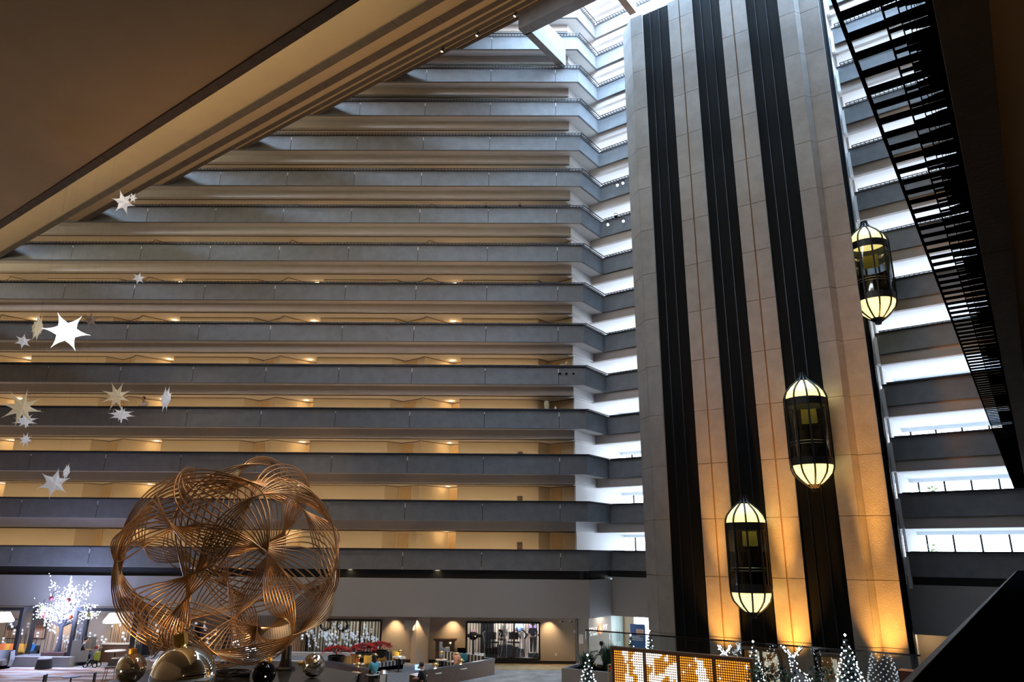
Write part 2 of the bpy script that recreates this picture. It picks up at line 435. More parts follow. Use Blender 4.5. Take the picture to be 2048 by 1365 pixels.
# dark band, drop face and lower walls
def band(name, label, rot, org, x0, x1, d, z0, z1, m, th=.3, kind='structure', cat='wall'):
    o = obj(name, MB().box(x0, x1, d, d + th, z0, z1), m, None, (org.x, org.y, 0), rot)
    return tag(o, label, cat, None, kind)
band('trim_1', 'black recessed band under the lowest far-wall gallery', ROT_A, P1, TL, -.02, .30, 4.55, 5.06, BLACK)
band('trim_2', 'black recessed band in the notch', ROT_D, P1, -.15, LD + .9, .30, 4.55, 5.06, BLACK)
band('trim_3', 'black recessed band under the right-hand galleries', ROT_R, P2, -.3, 50, .22, 4.67, 5.06, BLACK)
band('ledge_far', 'underside closing the black band of the far wall', ROT_A, P1, TL, -.02, .02, 5.04, 5.20, PLAST, .3)
band('wall_far_upper', 'plain grey drop face of the far wall over the lounge', ROT_A, P1, TL, 0, 0, 2.50, 4.56, GREYW, .4)
band('wall_notch_upper', 'plain grey drop face in the notch over the shop sign', ROT_D, P1, .0, LD, 0, 2.50, 4.56, GREYW, .4)
band('wall_right_upper', 'plain grey drop face under the right-hand galleries', ROT_R, P2, 0, 50, 0, 2.50, 4.68, GREYW, .4)
# small lamps in the black band
for i, x in enumerate((385, 700, 875)):
    p = pl(x, 1141, nA, DA + .12); p.z = 4.98
    o = thing('band_downlight', 'small oval lamp in the black band, %s' % ('left, behind the bronze globe', 'right of the bronze globe', 'nearest the lift tower')[i], 'lamp', p, 0, 'lamps in the black band')
    obj('trim_ring', DL_RING, None, o); obj('lens', DL_LENS, LAMPD, o)
# ------------------------------------------------------------------ closing walls, floor, roof
FLOORM = mat('carpet_grey', (.30, .285, .28), .95, var=.35, vscale=1.1)
_nt = FLOORM.node_tree
tag(obj('floor', MB().box(-60, 60, -14, 60, -.3, 0), FLOORM), 'patterned grey carpet of the atrium floor', 'floor', None, 'structure')
tag(obj('wall_left', MB().box(-47.5, -46.5, -12, 60, 0, 46), UNDER), 'far left end wall', 'wall', None, 'structure')
band('wall_back', 'wall behind the viewer under the overhang', ROT_R, nR * -6.5, -60, 60, 0, 0, 26, UNDER, .4)
# wall of the recess beneath the far drop face (local y 1.0 behind it), pierced by two windows
RW0, RW1, RZT = TL, -.78, 2.52
def wx(x, y=1300): return (pl(x, y, nA, DA + 1.0) - P1).dot(dirA)
holes = [(wx(612), wx(760), .48, 2.23), (wx(932), wx(1079), .24, 2.19)]
w = MB(); xs = RW0
for a, b, z0, z1 in holes:
    w.box(xs, a, 1.0, 1.2, 0, RZT); w.box(a, b, 1.0, 1.2, 0, z0); w.box(a, b, 1.0, 1.2, z1, RZT); xs = b
w.box(xs, RW1, 1.0, 1.2, 0, RZT)
tag(obj('wall_far', w, TANW, None, (P1.x, P1.y, 0), ROT_A), 'warm beige lounge wall under the grey drop face', 'wall', None, 'structure')
band('baseboard_far', 'black baseboard of the beige lounge wall', ROT_A, P1, TL, RW1, .96, 0, .16, BLACK, .05, cat='baseboard')
band('ceiling_far', 'low ceiling over the lounge recess', ROT_A, P1, TL, .2, .2, 2.50, 2.62, PLAST, 8.5, cat='ceiling')
band('wall_gym_back', 'boarded back wall of the gym', ROT_A, P1, -8, 1.0, 5.6, 0, 2.5, wavemat('gym_boards', (.50, .44, .36), (.16, .11, .08), 1.8, 'X', .8), .2)
band('wall_gym_side', 'dark side wall of the gym', ROT_A, P1, -7.6, -7.3, 1.2, 0, 2.5, TANW, 4.4)
band('wall_room_back', 'boarded back wall of the room behind the bubble window', ROT_A, P1, TL, -8.2, 4.2, 0, 2.5, wavemat('room_boards', (.62, .56, .46), (.10, .08, .06), 1.6, 'X', .8), .2)
# angled wall end and the recess return
band('wall_recess_return', 'dark return wall beside the beige lounge wall', ROT_D, P1, .25, .95, 1.45, 0, 2.52, GREYW, .1)
# roof
band('roof', 'roof slab over the overhanging galleries', ROT_R, nR * 24, -60, 55, 0, 43.6, 44.0, WHITE, 8.6, cat='roof')
band('roof_far', 'roof slab over the far galleries', ROT_A, P1, TL, 3, .2, 46.0, 46.3, WHITE, 8, cat='roof')
band('roof_right', 'roof slab over the right galleries', ROT_R, P2, -4, 52, .3, ZB(16) - .6, ZB(16) - .3, WHITE, 6, cat='roof')
band('wall_far_rear', 'back of the far building', ROT_A, P1, TL, 1.0, 8.5, 0, 46, WHITE, .3)
tag(obj('wall_right_end', MB().box(0, .3, -1, 8, 0, 46).xf(Matrix.Translation((49.5, 0, 0))), UNDER, None, (P2.x, P2.y, 0), ROT_R), 'end wall of the right galleries', 'wall', None, 'structure')
# ------------------------------------------------------------------ overhanging galleries on the left (each tier leans further out)
OFF = {6: 11.17, 7: 14.85, 8: 17.98, 9: 20.92, 10: 23.74, 11: 26.62, 12: 29.5, 13: 32.4}
for k in sorted(OFF):
    o = OFF[k]
    s0 = (DA + .02 - o * nA.dot(nR)) / nA.dot(dirR); s1 = 42
    def send(off): return (DA + .02 - off * nA.dot(nR)) / nA.dot(dirR)
    th = .36 if k < 9 else .24
    root = thing('overhang_balcony', 'leaning gallery tier over the lounge, brown underside, %s of those in view' % ORD[k - 6], 'balcony', (0, 0, ZB(k)), ROT_R, 'leaning galleries', 'structure')
    b = MB(); j = MB()
    x = s0
    first = True
    jx = s0 + 3.2 + (k * 1.37) % 4
    while x < s1:
        nx = min(jx, s1)
        xa, xb = send(o - th) if first else x, nx
        b.prism([(x, o), (xa, o - th), (nx - .02, o - th), (nx - .02, o)], 0, PH)
        j.box(nx - .02, nx, o - th + .03, o - .03, .02, PH - .02)
        x = nx; jx += 6.4; first = False
    obj('parapet', b, UCONC, root); obj('parapet_joint', j, BLKM, root)
    back = OFF.get(k - 1, -5) - 2.0
    mb = MB(); mb.prism([(send(o - th), o - th), (send(back), back), (s1, back), (s1, o - th)], .05, .2)
    obj('soffit', mb, UNDER, root)
    if k == 6: o = -3.0
    mb = MB()
    mb.prism([(send(o - 3.2), o - 3.2), (send(o - 3.4), o - 3.4), (s1, o - 3.4), (s1, o - 3.2)], .1, LV + .1)
    obj('corridor_wall', mb, WALLP, root)
# roof beams at the head of the slot
BZ = 39.15
tag(obj('beam', MB().box(-23.15, 42, 31.72, 32.5, BZ, 40.6), CONC, None, (0, 0, 0), ROT_R), 'long grey roof beam along the top of the leaning galleries', 'beam', None, 'structure')
_p = dirR * -22.85
band('beam_notch', 'grey roof beam from the leaning galleries to the far wall', ROT_D, _p, 32.4, 36.7, -.25, BZ, 41.2, CONC, .5, cat='beam')
_p = dirR * -16.4
band('beam_tower', 'grey roof beam from the head of the lift tower', ROT_D, _p, 32.4, 34.9, -.24, BZ, 41.0, BEAMM, .45, cat='beam')

# ------------------------------------------------------------------ lift tower
tower = thing('elevator_tower', 'tall concrete lift tower with three black shafts between panelled piers', 'tower', (T0.x, T0.y, 0), ROT_T, None, 'structure')
JZ = [0, 2.22] + [2.22 + 2.735 * i for i in range(1, 14)] + [39.2]
def pier(poly_fn, core, name='pier'):
    b = MB()
    for a, c in zip(JZ[:-1], JZ[1:]):
        for poly in poly_fn: b.prism(poly, a + .012, c - .012)
    o = obj(name, b, PIERM, tower)
    obj('joint', MB().prism(core, 0, 39.19), GROOVE, o)
    return o
G = .035
def rect(a, b, c, d): return [(a, c), (b, c), (b, d), (a, d)]
pier([[(-15.2, 0), (-14.42, 0), (-14.42, 1.0), (-15.2, 1.0)], [(-16.2, .95), (-15.21, .0), (-15.21, 1.0), (-16.2, 1.0)]], rect(-15.15, -14.5, .05, .98))
for a, b in ((-12.68, -11.17), (-9.50, -8.03)):
    m = (a + b) / 2 - .04
    pier([rect(a, m - G, 0, 1.0), rect(m + G, b, 0, 1.0)], rect(a + .05, b - .05, .06, .98))
pier([rect(-6.27, -5.45, 0, 1.0)], rect(-6.2, -5.5, .06, .98))
pier([[(-5.44, .0), (-5.22, .34), (-5.22, .6), (-5.44, .6)], rect(-5.21, -4.24, .34, .6)], rect(-5.4, -4.3, .38, .58), 'side_pier')
for a, b in ((-14.42, -12.68), (-11.17, -9.50), (-8.03, -6.27)):
    p = obj('shaft_panel', MB().box(a, b, .15, .22, 0, 39.2), SHAFT, tower)
    g = MB()
    for x in (a + .5, a + 1.1): g.box(x - .025, x + .025, .10, .15, 0, 39.2)
    obj('guide_rail', g, GUIDE, p)
obj('core', MB().box(-14.9, -5.3, 1.0, 3.3, 0, 39.2), SHAFT, tower)
p = obj('side_shaft', MB().box(-5.2, -4.3, 3.0, 3.3, 0, 39.2), SHAFT, tower)
g = MB()
for x in (-4.75, -4.45): g.box(x - .03, x + .03, 2.9, 3.0, 0, 39.2)
obj('guide_rail', g, GUIDE, p)
band('column_lift', 'pale upright strip between the lift shaft and the right-hand galleries', ROT_R, P2, 15.1, 15.8, .1, 0, 48, WHITE, .5, cat='column')
band('wall_lobby', 'dark wall behind the side lift', ROT_R, P2, 9.0, 15.2, 1.0, 0, 48, SHAFT, .3)

# ------------------------------------------------------------------ lantern lift cars
DOMEM = mat('lantern_glass', (.9, .8, .5), .4, emit=(1, .80, .30), estr=1.35)
BOWLM = mat('lantern_bowl_glass', (.9, .8, .5), .4, emit=(1, .81, .34), estr=1.5)
CARGL = glassmat('car_glass', (.40, .45, .48), .2)
CURT = mat('car_drape', (.30, .24, .05), .8, emit=(.7, .6, .12), estr=.05)
def make_car():
    o = thing('elevator_car', '', 'elevator')
    H = 3.1; r = .94                            # from the lower band's foot to the upper band's head, z = 0 at lower band foot
    top = [(r, 0), (r * .985, .12), (r * .90, .34), (r * .70, .58), (r * .48, .76), (r * .30, .90)]
    bot = [(r, 0), (r * .99, -.12), (r * .90, -.36), (r * .70, -.58), (r * .48, -.76), (r * .32, -.86)]
    obj('upper_dome', MB().lathe([(a * .96, H + z) for a, z in top], 24), DOMEM, o, smooth=True)
    obj('lower_bowl', MB().lathe([(a * .96, z) for a, z in bot[::-1]] + [(.0, .02)], 24), BOWLM, o, smooth=True)
    obj('upper_ring', MB().lathe([(r + .01, H - .34), (r + .01, H), (r * .9, H + .01), (r * .9, H - .34), (r + .01, H - .34)], 24), BLKMET, o)
    obj('lower_ring', MB().lathe([(r + .01, 0), (r + .01, .34), (r * .3, .36), (r * .3, .0), (r + .01, .0)], 24), BLKMET, o)
    obj('glass_wall', MB().lathe([(r * .97, .34), (r * .97, H - .34)], 24), CARGL, o, smooth=True)
    obj('drape', MB().lathe([(r * .62 + .03, H - 1.05), (r * .62, H - .36)], 22, a0=.30 * PI, a1=.70 * PI), CURT, o)
    obj('rear_wall', MB().lathe([(r * .9, .36), (r * .9, H - 1.3)], 16, a0=.12 * PI, a1=.88 * PI), SHAFT, o)
    h = MB()
    for z in (.95, 1.08): h.tube([(r * .88 * math.cos(a * PI / 16), r * .88 * math.sin(a * PI / 16), z) for a in range(-16, 1)], .02, 5)
    obj('handrail', h, STEEL, o)
    for i in range(10):
        a = 2 * PI * (i + .5) / 10 - PI / 2
        path = [(.10, -1.12), (.12, -1.0), (.24, -.92), (.34, -.84)] + [(q * 1.0, z) for q, z in bot[::-1][1:]] + [(r + .02, .3), (r + .02, H - .3)] + [(q * 1.02, H + z) for q, z in top] + [(.20, H + 1.02), (.14, H + 1.14), (.12, H + 1.30)]
        obj('rib', MB().tube([(q * math.cos(a), q * math.sin(a), z) for q, z in path], .045, 5), BLKMET, o)
    obj('upper_collar', MB().lathe([(.30, H + .86), (.26, H + .98), (.12, H + 1.0), (0, H + 1.0)], 14), BLKMET, o)
    obj('lower_collar', MB().lathe([(0, -.98), (.18, -.98), (.33, -.84), (.0, -.80)], 14), BLKMET, o)
    return o
def tw(s, d, z): p = T0 + dirT * s + nT * d; return (p.x, p.y, z)
cars = [(-10.26, -.84, 4.32, 'lowest lantern lift car, glowing domes, on the middle shaft of the tower'),
        (-7.0, -.84, 9.90, 'middle lantern lift car on the right-hand shaft of the tower front'),
        (-3.72, 1.75, 18.0, 'highest lantern lift car, half behind the tower edge')]
car0 = make_car(); car0['group'] = 'lantern lift cars'
for i, (s, d, z, lab) in enumerate(cars):
    if i == 0: car = car0; car.location = tw(s, d, z); car.rotation_euler = (0, 0, ROT_T); car['label'] = lab
    else: car = dup(car0, tw(s, d, z), ROT_T, lab)
    x, y, _ = tw(s, d - .0, 0)
    light('car_lamp', 'POINT', (x, y, z + 3.45), 5, (1, .8, .35), .2)
    for e in (-1, 1):                            # little side lamps that graze the piers
        if i == 2: continue
        q = tw(s + .99, d + .35, z + (3.25 if e > 0 else .1))
        light('side_lamp', 'POINT', q, 5, (1, .85, .25), .05)

# uplights at the tower foot
UP = (1, .42, .07)
for s, d, a, e in ((-15.56, -.9, -15.56, .35), (-11.9, -1.1, -11.9, .8), (-8.75, -1.1, -8.75, 1.1), (-5.0, -.8, -4.75, 1.35)):
    q = tw(s, d, .3)
    light('tower_uplight', 'SPOT', q, 5000 * e, UP, .12, aim=tw(a, .2, 6), spot=52, blend=1)
    light('tower_uplight', 'SPOT', q, 34000 * e, UP, .12, aim=tw(a, .3, 14), spot=15, blend=1)
# ------------------------------------------------------------------ side galleries over the viewer's right, each with a projecting black ladder grille
AZ_S = math.radians(35.4); ROT_S = PI / 2 - AZ_S      # x runs away from the viewer, y to the left
SL = 39.4
spm = MB()
for i in range(8): spm.box(-6 + i * 5.68, -6 + (i + 1) * 5.68 - .02, -.17, -.005, 0, PH)
S_PAR = spm.mesh('parapet'); S_PAR.materials.append(UCONC)
f = MB()
for i in range(196): x = -3 + i * .216; f.box(x, x + .062, 0, .455, PH + .03, PH + .05)
S_RUNG = f.mesh('grille_rungs'); S_RUNG.materials.append(BLKM)
f = MB()
f.box(-3, SL, .445, .465, PH + .02, PH + .06); f.box(-6, SL, -.19, .03, PH, PH + .06)
S_BAR = f.mesh('grille_bar'); S_BAR.materials.append(BLKM)
S_SOF = MB().box(-6, SL + .4, -5, -.17, .06, .2).mesh('soffit'); S_SOF.materials.append(UNDER)
S_WALL = MB().box(-6, SL + .4, -2.6, -2.3, .1, LV + .1).mesh('corridor_wall'); S_WALL.materials.append(WALLP)
for k in range(1, 13):
    o = thing('side_balcony', 'gallery over the right of the view with a black ladder grille, %s of the stack' % ORD[k - 1], 'balcony', (0, 0, ZB(k)), ROT_S, 'side galleries', 'structure')
    for n_, me in (('parapet', S_PAR), ('grille_rungs', S_RUNG), ('grille_bar', S_BAR), ('soffit', S_SOF), ('corridor_wall', S_WALL)): obj(n_, me, None, o)
band('wall_side', 'outer wall beyond the side galleries', ROT_S, Vector((0, 0, 0)), -10, 48, -9.3, 0, 46, UNDER, .3)
band('wall_side_lower', 'wall under the side galleries', ROT_S, Vector((0, 0, 0)), 1.0, SL, -6.3, 0, 7.2, UNDER, .3)

# black slatted ledge along the viewer's own parapet
sh = thing('slatted_deck', 'black slatted ledge running away at the lower right', 'ledge', (0, 0, HC), PI / 2 - math.radians(34.7))
f = MB()
for i in range(170):
    x = .5 + i * .216
    f.box(x, x + .196, -1.4, .395, -.46, -.41)
obj('slat', f, BLKM, sh); obj('edge_trim', MB().box(.5, 37.5, .395, .42, -.50, -.405), mat('ledge_edge', (.035, .03, .028), .5), sh)
obj('base', MB().box(.5, 37.5, -6, .37, -1.6, -.48), BLKM, sh)
tag(obj('floor_mezzanine', MB().box(-9, 6, -9, 3.0, 3.9, 4.25), FLOORM), 'mezzanine floor under the viewer', 'floor', None, 'structure')
light('mezzanine_fill', 'POINT', (1.5, -2.3, 7.0), 120, (1, .66, .36), .15)  # unseen lamp behind the viewer, added to warm the side soffit
# ------------------------------------------------------------------ bronze openwork globe on its black plinth
PZ = 1.25
plm = mat('plinth_black_stone', (.05, .047, .042), .12)
e1, e2 = px(575, 1322, PZ), px(716, 1347, PZ)
pp = [px(425, 1325, PZ).to_2d(), px(310, 1337, PZ).to_2d(), px(224, 1361, PZ).to_2d(), (-14.5, 21.5), (-5.2, 21.5), (e2.x, e2.y), (e1.x, e1.y)]
pp = [tuple(q) for q in pp]
pth = thing('plinth', 'broad black polished plinth under the bronze globe', 'plinth', (-12, 28, 0))
L0 = Matrix.Translation((12, -28, 0))
obj('base', MB().prism([(-12 + (x + 12) * .96, 28 + (y - 28) * .96) for x, y in pp][::-1], 0, PZ - .22).xf(L0), BLKM, pth)
obj('top_slab', MB().prism(pp[::-1], PZ - .22, PZ).xf(L0), plm, pth)
sc = pdepth(466, 1122, 31.5); SR = 4.50
globe = thing('globe_sculpture', 'huge openwork globe woven from bands of bronze rods', 'sculpture', (sc.x, sc.y, PZ), .3)
rnd = random.Random(4)
# six broad hoops of rods; each hoop twists and swells, so that large gaps stay open between them
normals = [(1, .35, .75), (-1, .25, .8), (.15, -1, .75), (-.1, 1, .9), (.25, .2, 1), (1, -.3, -.2)]
for q, n in enumerate(normals):
    n = Vector(n).normalized(); u = n.cross(Vector((.3, .5, .81))).normalized(); w = n.cross(u)
    b = MB()
    for j in range(10):
        f = (j - 4.5) / 4.5
        pts = []
        for i in range(84):
            t = 2 * PI * i / 84
            tw_ = 3 * t + q * 1.1
            ph = f * math.radians(15) * math.cos(tw_ / 2 * 2) * .8 + f * math.radians(5) + .05 * math.sin(4 * t + q)
            r = SR * (.94 + .075 * f * math.sin(tw_) + .025 * math.sin(2 * t + q))
            p = (u * math.cos(t) + w * math.sin(t)) * math.cos(ph) * r + n * math.sin(ph) * r
            pts.append((p.x, p.y, p.z + sc.z - PZ))
        b.tube(pts, .030, 5, True)
    obj('rod_band', b, BRONZE, globe, smooth=True)
gi = Matrix.Rotation(-.3, 4, 'Z') @ Matrix.Translation((-sc.x, -sc.y, -PZ))
for fx, fy, top in ((570, 1340, 3.0), (389, 1322, 3.0), (452, 1300, 2.6)):
    p = px(fx, fy, PZ)
    v = Vector((p.x, p.y, 0)) - Vector((sc.x, sc.y, 0)); d = v.length
    zt = sc.z - math.sqrt(max(SR * SR * .9 - d * d, .2))
    zt = min(zt, 2.75)
    q = gi @ Vector((p.x, p.y, PZ))
    b = MB().lathe([(.0, 0), (.42, 0), (.42, .06), (.30, .12), (.24, .30), (.20, .42), (.19, max(zt - PZ, .9)), (.0, max(zt - PZ, .9))], 14, tuple(q))
    obj('support_post', b, BLKMET, globe)
# ornaments on the plinth
def ornament(name, label, x, y, r, m, capdir=(0, 0, 1), zc=None, crinkle=0, capr=.17):
    h = PZ + r - .01
    p = px(x, y, h)
    o = thing(name, label, 'ornament', (p.x, p.y, PZ))
    mb = MB().ball((0, 0, r), r, 28, 18)
    if crinkle:
        rr = random.Random(3)
        mb.v = [tuple((Vector(v) - Vector((0, 0, r))) * (1 - crinkle * rr.random()) + Vector((0, 0, r))) for v in mb.v]
    obj('ball', mb, m, o, smooth=not crinkle)
    d = Vector(capdir).normalized(); c = Vector((0, 0, r)) + d * (r * .97)
    k = MB().lathe([(capr * r / .5 * .5, 0), (capr * r / .5 * .5, .32 * r), (.0, .34 * r)], 14)
    k.xf(Matrix.Translation(c) @ d.to_track_quat('Z', 'Y').to_matrix().to_4x4())
    obj('cap', k, GOLDM, o)
    rg = MB().tube([(math.cos(a) * r * .12, 0, math.sin(a) * r * .12) for a in [2 * PI * i / 12 for i in range(12)]], .012, 4, True)
    rg.xf(Matrix.Translation(c + d * r * .42) @ d.to_track_quat('Z', 'Y').to_matrix().to_4x4())
    obj('ring', rg, GOLDM, o)
    return o
ornament('ornament_ball', 'largest mirrored silver ball with a square gold cap, in front of the bronze globe', 366, 1354, .96, CHROME, (-.22, 0, 1), capr=.24)
ornament('ornament_ball', 'smaller mirrored silver ball with gold cap, left of the largest one', 262, 1338, .52, CHROME, (-.05, 0, 1), capr=.28)
ornament('ornament_ball', 'crinkled silver ball lying on its side at the plinth corner', 627, 1332, .44, mat('crinkled_foil', (.74, .71, .68), .13, 1.0), (-1, -.1, .15), crinkle=.07, capr=.2)
ornament('ornament_ball', 'dark mirrored ball under the bronze globe', 528, 1349, .42, BLKMIR, (.3, .3, 1), capr=.2)
ring = MB()
for r in (.55, .7): ring.tube([(r * math.cos(a), r * math.sin(a), .1 + r * .12) for a in [2 * PI * i / 30 for i in range(30)]], .035, 5, True)
p = px(462, 1356, PZ)
tag(obj('ring_stand', ring.box(-.72, .72, -.03, .03, 0, .18).box(-.03, .03, -.72, .72, 0, .18), BLKMET, None, (p.x, p.y, PZ)), 'low black ring stand on the plinth beside the dark ball', 'stand')

# ------------------------------------------------------------------ hanging star lanterns
STARW = mat('star_fabric_white', (.80, .80, .82), .7, emit=(.8, .82, .9), estr=.28)
STARG = mat('star_fabric_cream', (.80, .72, .58), .7, emit=(.9, .75, .5), estr=.22)
STARL = mat('star_fabric_lit', (.9, .9, .95), .6, emit=(.93, .95, 1), estr=2.6)
START = mat('star_fabric_tan', (.60, .50, .40), .8)
def star_mesh(n, R, r, h, spike=0):
    """pointed star with curved arms; arms lie in the xz plane, front and back bulge along y"""
    mb = MB(); prof = [(0.0, 1), (.25, .72), (.5, .44), (.75, .2), (1, .03)]
    v = []
    ring = []
    for i in range(n):
        a = 2 * PI * i / n + PI / 2; b = a + PI / n
        for s_ in range(4, -1, -1) if False else [1.0]: pass
        tip = (R * math.cos(a), 0, R * math.sin(a)); val = (r * math.cos(b), 0, r * math.sin(b))
        va = (r * math.cos(a - PI / n), 0, r * math.sin(a - PI / n))
        # arm drawn as three curved sections
        c0 = Vector((0, 0, 0)); T = Vector(tip); L = Vector(va); Rr = Vector(val)
        secs = []
        for t in (0, .33, .66, .97):
            w = (1 - t) ** 1.9
            mid = c0.lerp(T, .0); base = (L + Rr) * .5
            ctr = base.lerp(T, t); off = (Rr - L) * .5 * w
            secs.append((ctr - off, ctr + off, ctr + Vector((0, -h * .55 * w, 0)), ctr + Vector((0, h * .55 * w, 0))))
        i0 = len(mb.v)
        for s_ in secs: mb.v += [tuple(q) for q in s_]
        for k in range(3):
            A = i0 + k * 4; B = A + 4
            mb.f += [(A, B, B + 2, A + 2), (A + 2, B + 2, B + 1, A + 1), (A + 1, B + 1, B + 3, A + 3), (A + 3, B + 3, B, A)]
        e = len(mb.v); mb.v.append(tip); A = i0 + 12
        mb.f += [(A, e, A + 2), (A + 2, e, A + 1), (A + 1, e, A + 3), (A + 3, e, A)]
        f = len(mb.v); mb.v += [(0, -h, 0), (0, h, 0)]
        mb.f += [(f, i0, i0 + 2), (f, i0 + 2, i0 + 1), (f + 1, i0 + 3, i0), (f + 1, i0 + 1, i0 + 3)]
    if spike:
        for sy in (-1, 1):
            mb.lathe([(r * .55, 0), (r * .3, spike * .35), (.02, spike)], 8)
            mb.xf(Matrix.Rotation(sy * PI / 2, 4, 'X'), len(mb.v) - 24)
    return mb
#        x, y, radius px, depth, points, material, (tilt x, turn z, roll y), label
stars = [
    (133, 664, 47, 30, 6, STARL, (0, .0, 0.52), 'largest star lantern, glowing white, six flat points'),
    (75, 656, 33, 31, 8, STARG, (.1, 1.25, .2), 'cream star lantern seen nearly edge-on beside the glowing one'),
    (46, 683, 18, 32, 6, STARW, (.1, .2, 0), 'small white star lantern at far left below the edge-on cream one'),
    (180, 640, 19, 34, 6, START, (.1, .2, .1), 'small tan unlit star lantern just right of the glowing one'),
    (277, 557, 15, 33, 6, STARW, (.2, .1, .1), 'small white star lantern alone on the sixth gallery'),
    (43, 816, 43, 29, 8, STARG, (.15, .1, .1), 'big cream star lantern with eight long points at the left edge'),
    (51, 842, 26, 31, 8, STARW, (1.0, .3, .2), 'white star lantern tipped flat under the big cream one'),
    (51, 880, 18, 32, 8, STARW, (.1, .8, .1), 'small white star lantern, lowest of the left column'),
    (233, 793, 35, 30, 8, STARG, (.2, .45, .2), 'cream eight-pointed star lantern, upper of the pair left of the edge-on white one'),
    (243, 830, 28, 31, 8, STARW, (1.15, .2, 0), 'white star lantern lying flat, lower of the pair'),
    (332, 798, 30, 31, 8, STARW, (.1, 1.2, .1), 'white star lantern turned edge-on, farthest right'),
    (108, 967, 32, 30, 6, STARW, (.15, .15, .1), 'white six-pointed star lantern, lowest large one'),
    (133, 944, 19, 32, 8, STARW, (.1, 1.25, .1), 'small edge-on star lantern above the lowest large one'),
    (247, 405, 30, 33, 6, STARW, (.2, .6, .4), 'white star lantern half hidden by the leaning gallery'),
    (266, 396, 14, 34, 6, STARW, (.3, .8, .1), 'small white star lantern tucked under the leaning gallery edge'),
]
for x, y, r, dist, n, m, rot, lab in stars:
    p = pdepth(x, y, dist); R = r / F * dist * .97
    o = thing('star_lantern', lab, 'star', p, 0, 'hanging star lanterns')
    mb = star_mesh(n, R, R * (.42 if n == 6 else .34), R * (.20 if m is STARL else .34), 0 if m is STARL else R * (.3 if rot[1] > 1 else .7))
    from mathutils import Euler
    E = Euler((rot[0], 0, rot[1] + math.atan2(-p.x, p.y))).to_matrix() @ Euler((0, rot[2], 0)).to_matrix()
    mb.xf(E.to_4x4())
    obj('star_body', mb, m, o)
    zt = p.z + 1.2
    for kk in sorted(OFF):
        if OFF[kk] > nR.dot(p) + .4 and ZB(kk) > p.z: zt = ZB(kk) + .06; break
    else: zt = 40
    obj('hanging_wire', MB().tube([(0, 0, R * .2), (0, 0, zt - p.z)], .0015, 4), BLKMET, o)

# ------------------------------------------------------------------ theatre spotlights on the gallery rails
def spotlamp(p, aim, lab, warm=False, lit=True, s=1.0):
    s *= .58
    o = thing('stage_light', lab, 'spotlight', p, 0, 'stage lights on the gallery rails')
    d = (Vector(aim) - Vector(p)).normalized(); M = d.to_track_quat('Z', 'Y').to_matrix().to_4x4()
    obj('housing', MB().lathe([(0, -.22 * s), (.10 * s, -.2 * s), (.12 * s, .0), (.15 * s, .28 * s), (.13 * s, .28 * s), (.10 * s, .02)], 12).xf(M), BLKMET, o)
    if lit: obj('lens', MB().lathe([(0, .2 * s), (.125 * s, .2 * s)], 12).xf(M), LAMPW if warm else LAMPD, o)
    obj('yoke', MB().box(-.17 * s, -.145 * s, -.02, .02, 0, .34 * s).box(.145 * s, .17 * s, -.02, .02, 0, .34 * s).box(-.17 * s, .17 * s, -.02, .02, .32 * s, .36 * s), BLKMET, o)
    return o
CAMP = Vector((-1.5, 10, 4))
for x, y, lab, lit in ((1235, 370, 'upper stage light nearer the notch on the right-hand wall, shining', 1), (1246, 366, 'upper stage light nearer the tower on the right-hand wall, shining', 1), (1216, 449, 'lower stage light nearer the notch on the right-hand wall, shining', 1), (1247, 442, 'lower stage light nearer the tower on the right-hand wall, shining', 1), (1232, 433, 'unlit stage light between the two lower shining ones', 0)):
    p = pl(x, y, nR, DR - .28)
    spotlamp(p, CAMP, lab, False, lit, 1.15)
for x, y, k, lab in ((885, 100, 9, 'warm stage light lowest on the leaning galleries'), (955, 68, 9, 'warm stage light midway along the leaning galleries'), (1031, 29, 9, 'white stage light highest on the leaning galleries')):
    v = ray(x, y); P = v * ((ZB(k + 2) - .25 - HC) / v.z); p = Vector((P.x, P.y, ZB(k + 2) - .25))
    spotlamp(p, (sc.x, sc.y, sc.z), lab, y > 40, 1, 1.0)
    light('stage_beam', 'SPOT', p + (Vector((sc.x, sc.y, sc.z)) - p).normalized() * .6, 5200, (1, .68, .38), .12, aim=(sc.x + .5, sc.y, sc.z), spot=24, blend=.6)
for x, y, lab in ((972, 413, 'unlit stage light on the ninth far gallery, left of a pair'), (1040, 411, 'unlit stage light on the ninth far gallery, right of a pair')):
    spotlamp(pl(x, y, nA, DA - .25), CAMP, lab, False, 0, .9)
# small warm uplights on the plinth that colour the globe
for dx, dy in ((-3.6, -4.4), (3.4, -4.2), (0, 3.8)):
    light('plinth_uplight', 'SPOT', (sc.x + dx, sc.y + dy, PZ + .1), 620, (1, .60, .26), .1, aim=(sc.x, sc.y, sc.z), spot=95, blend=.7)
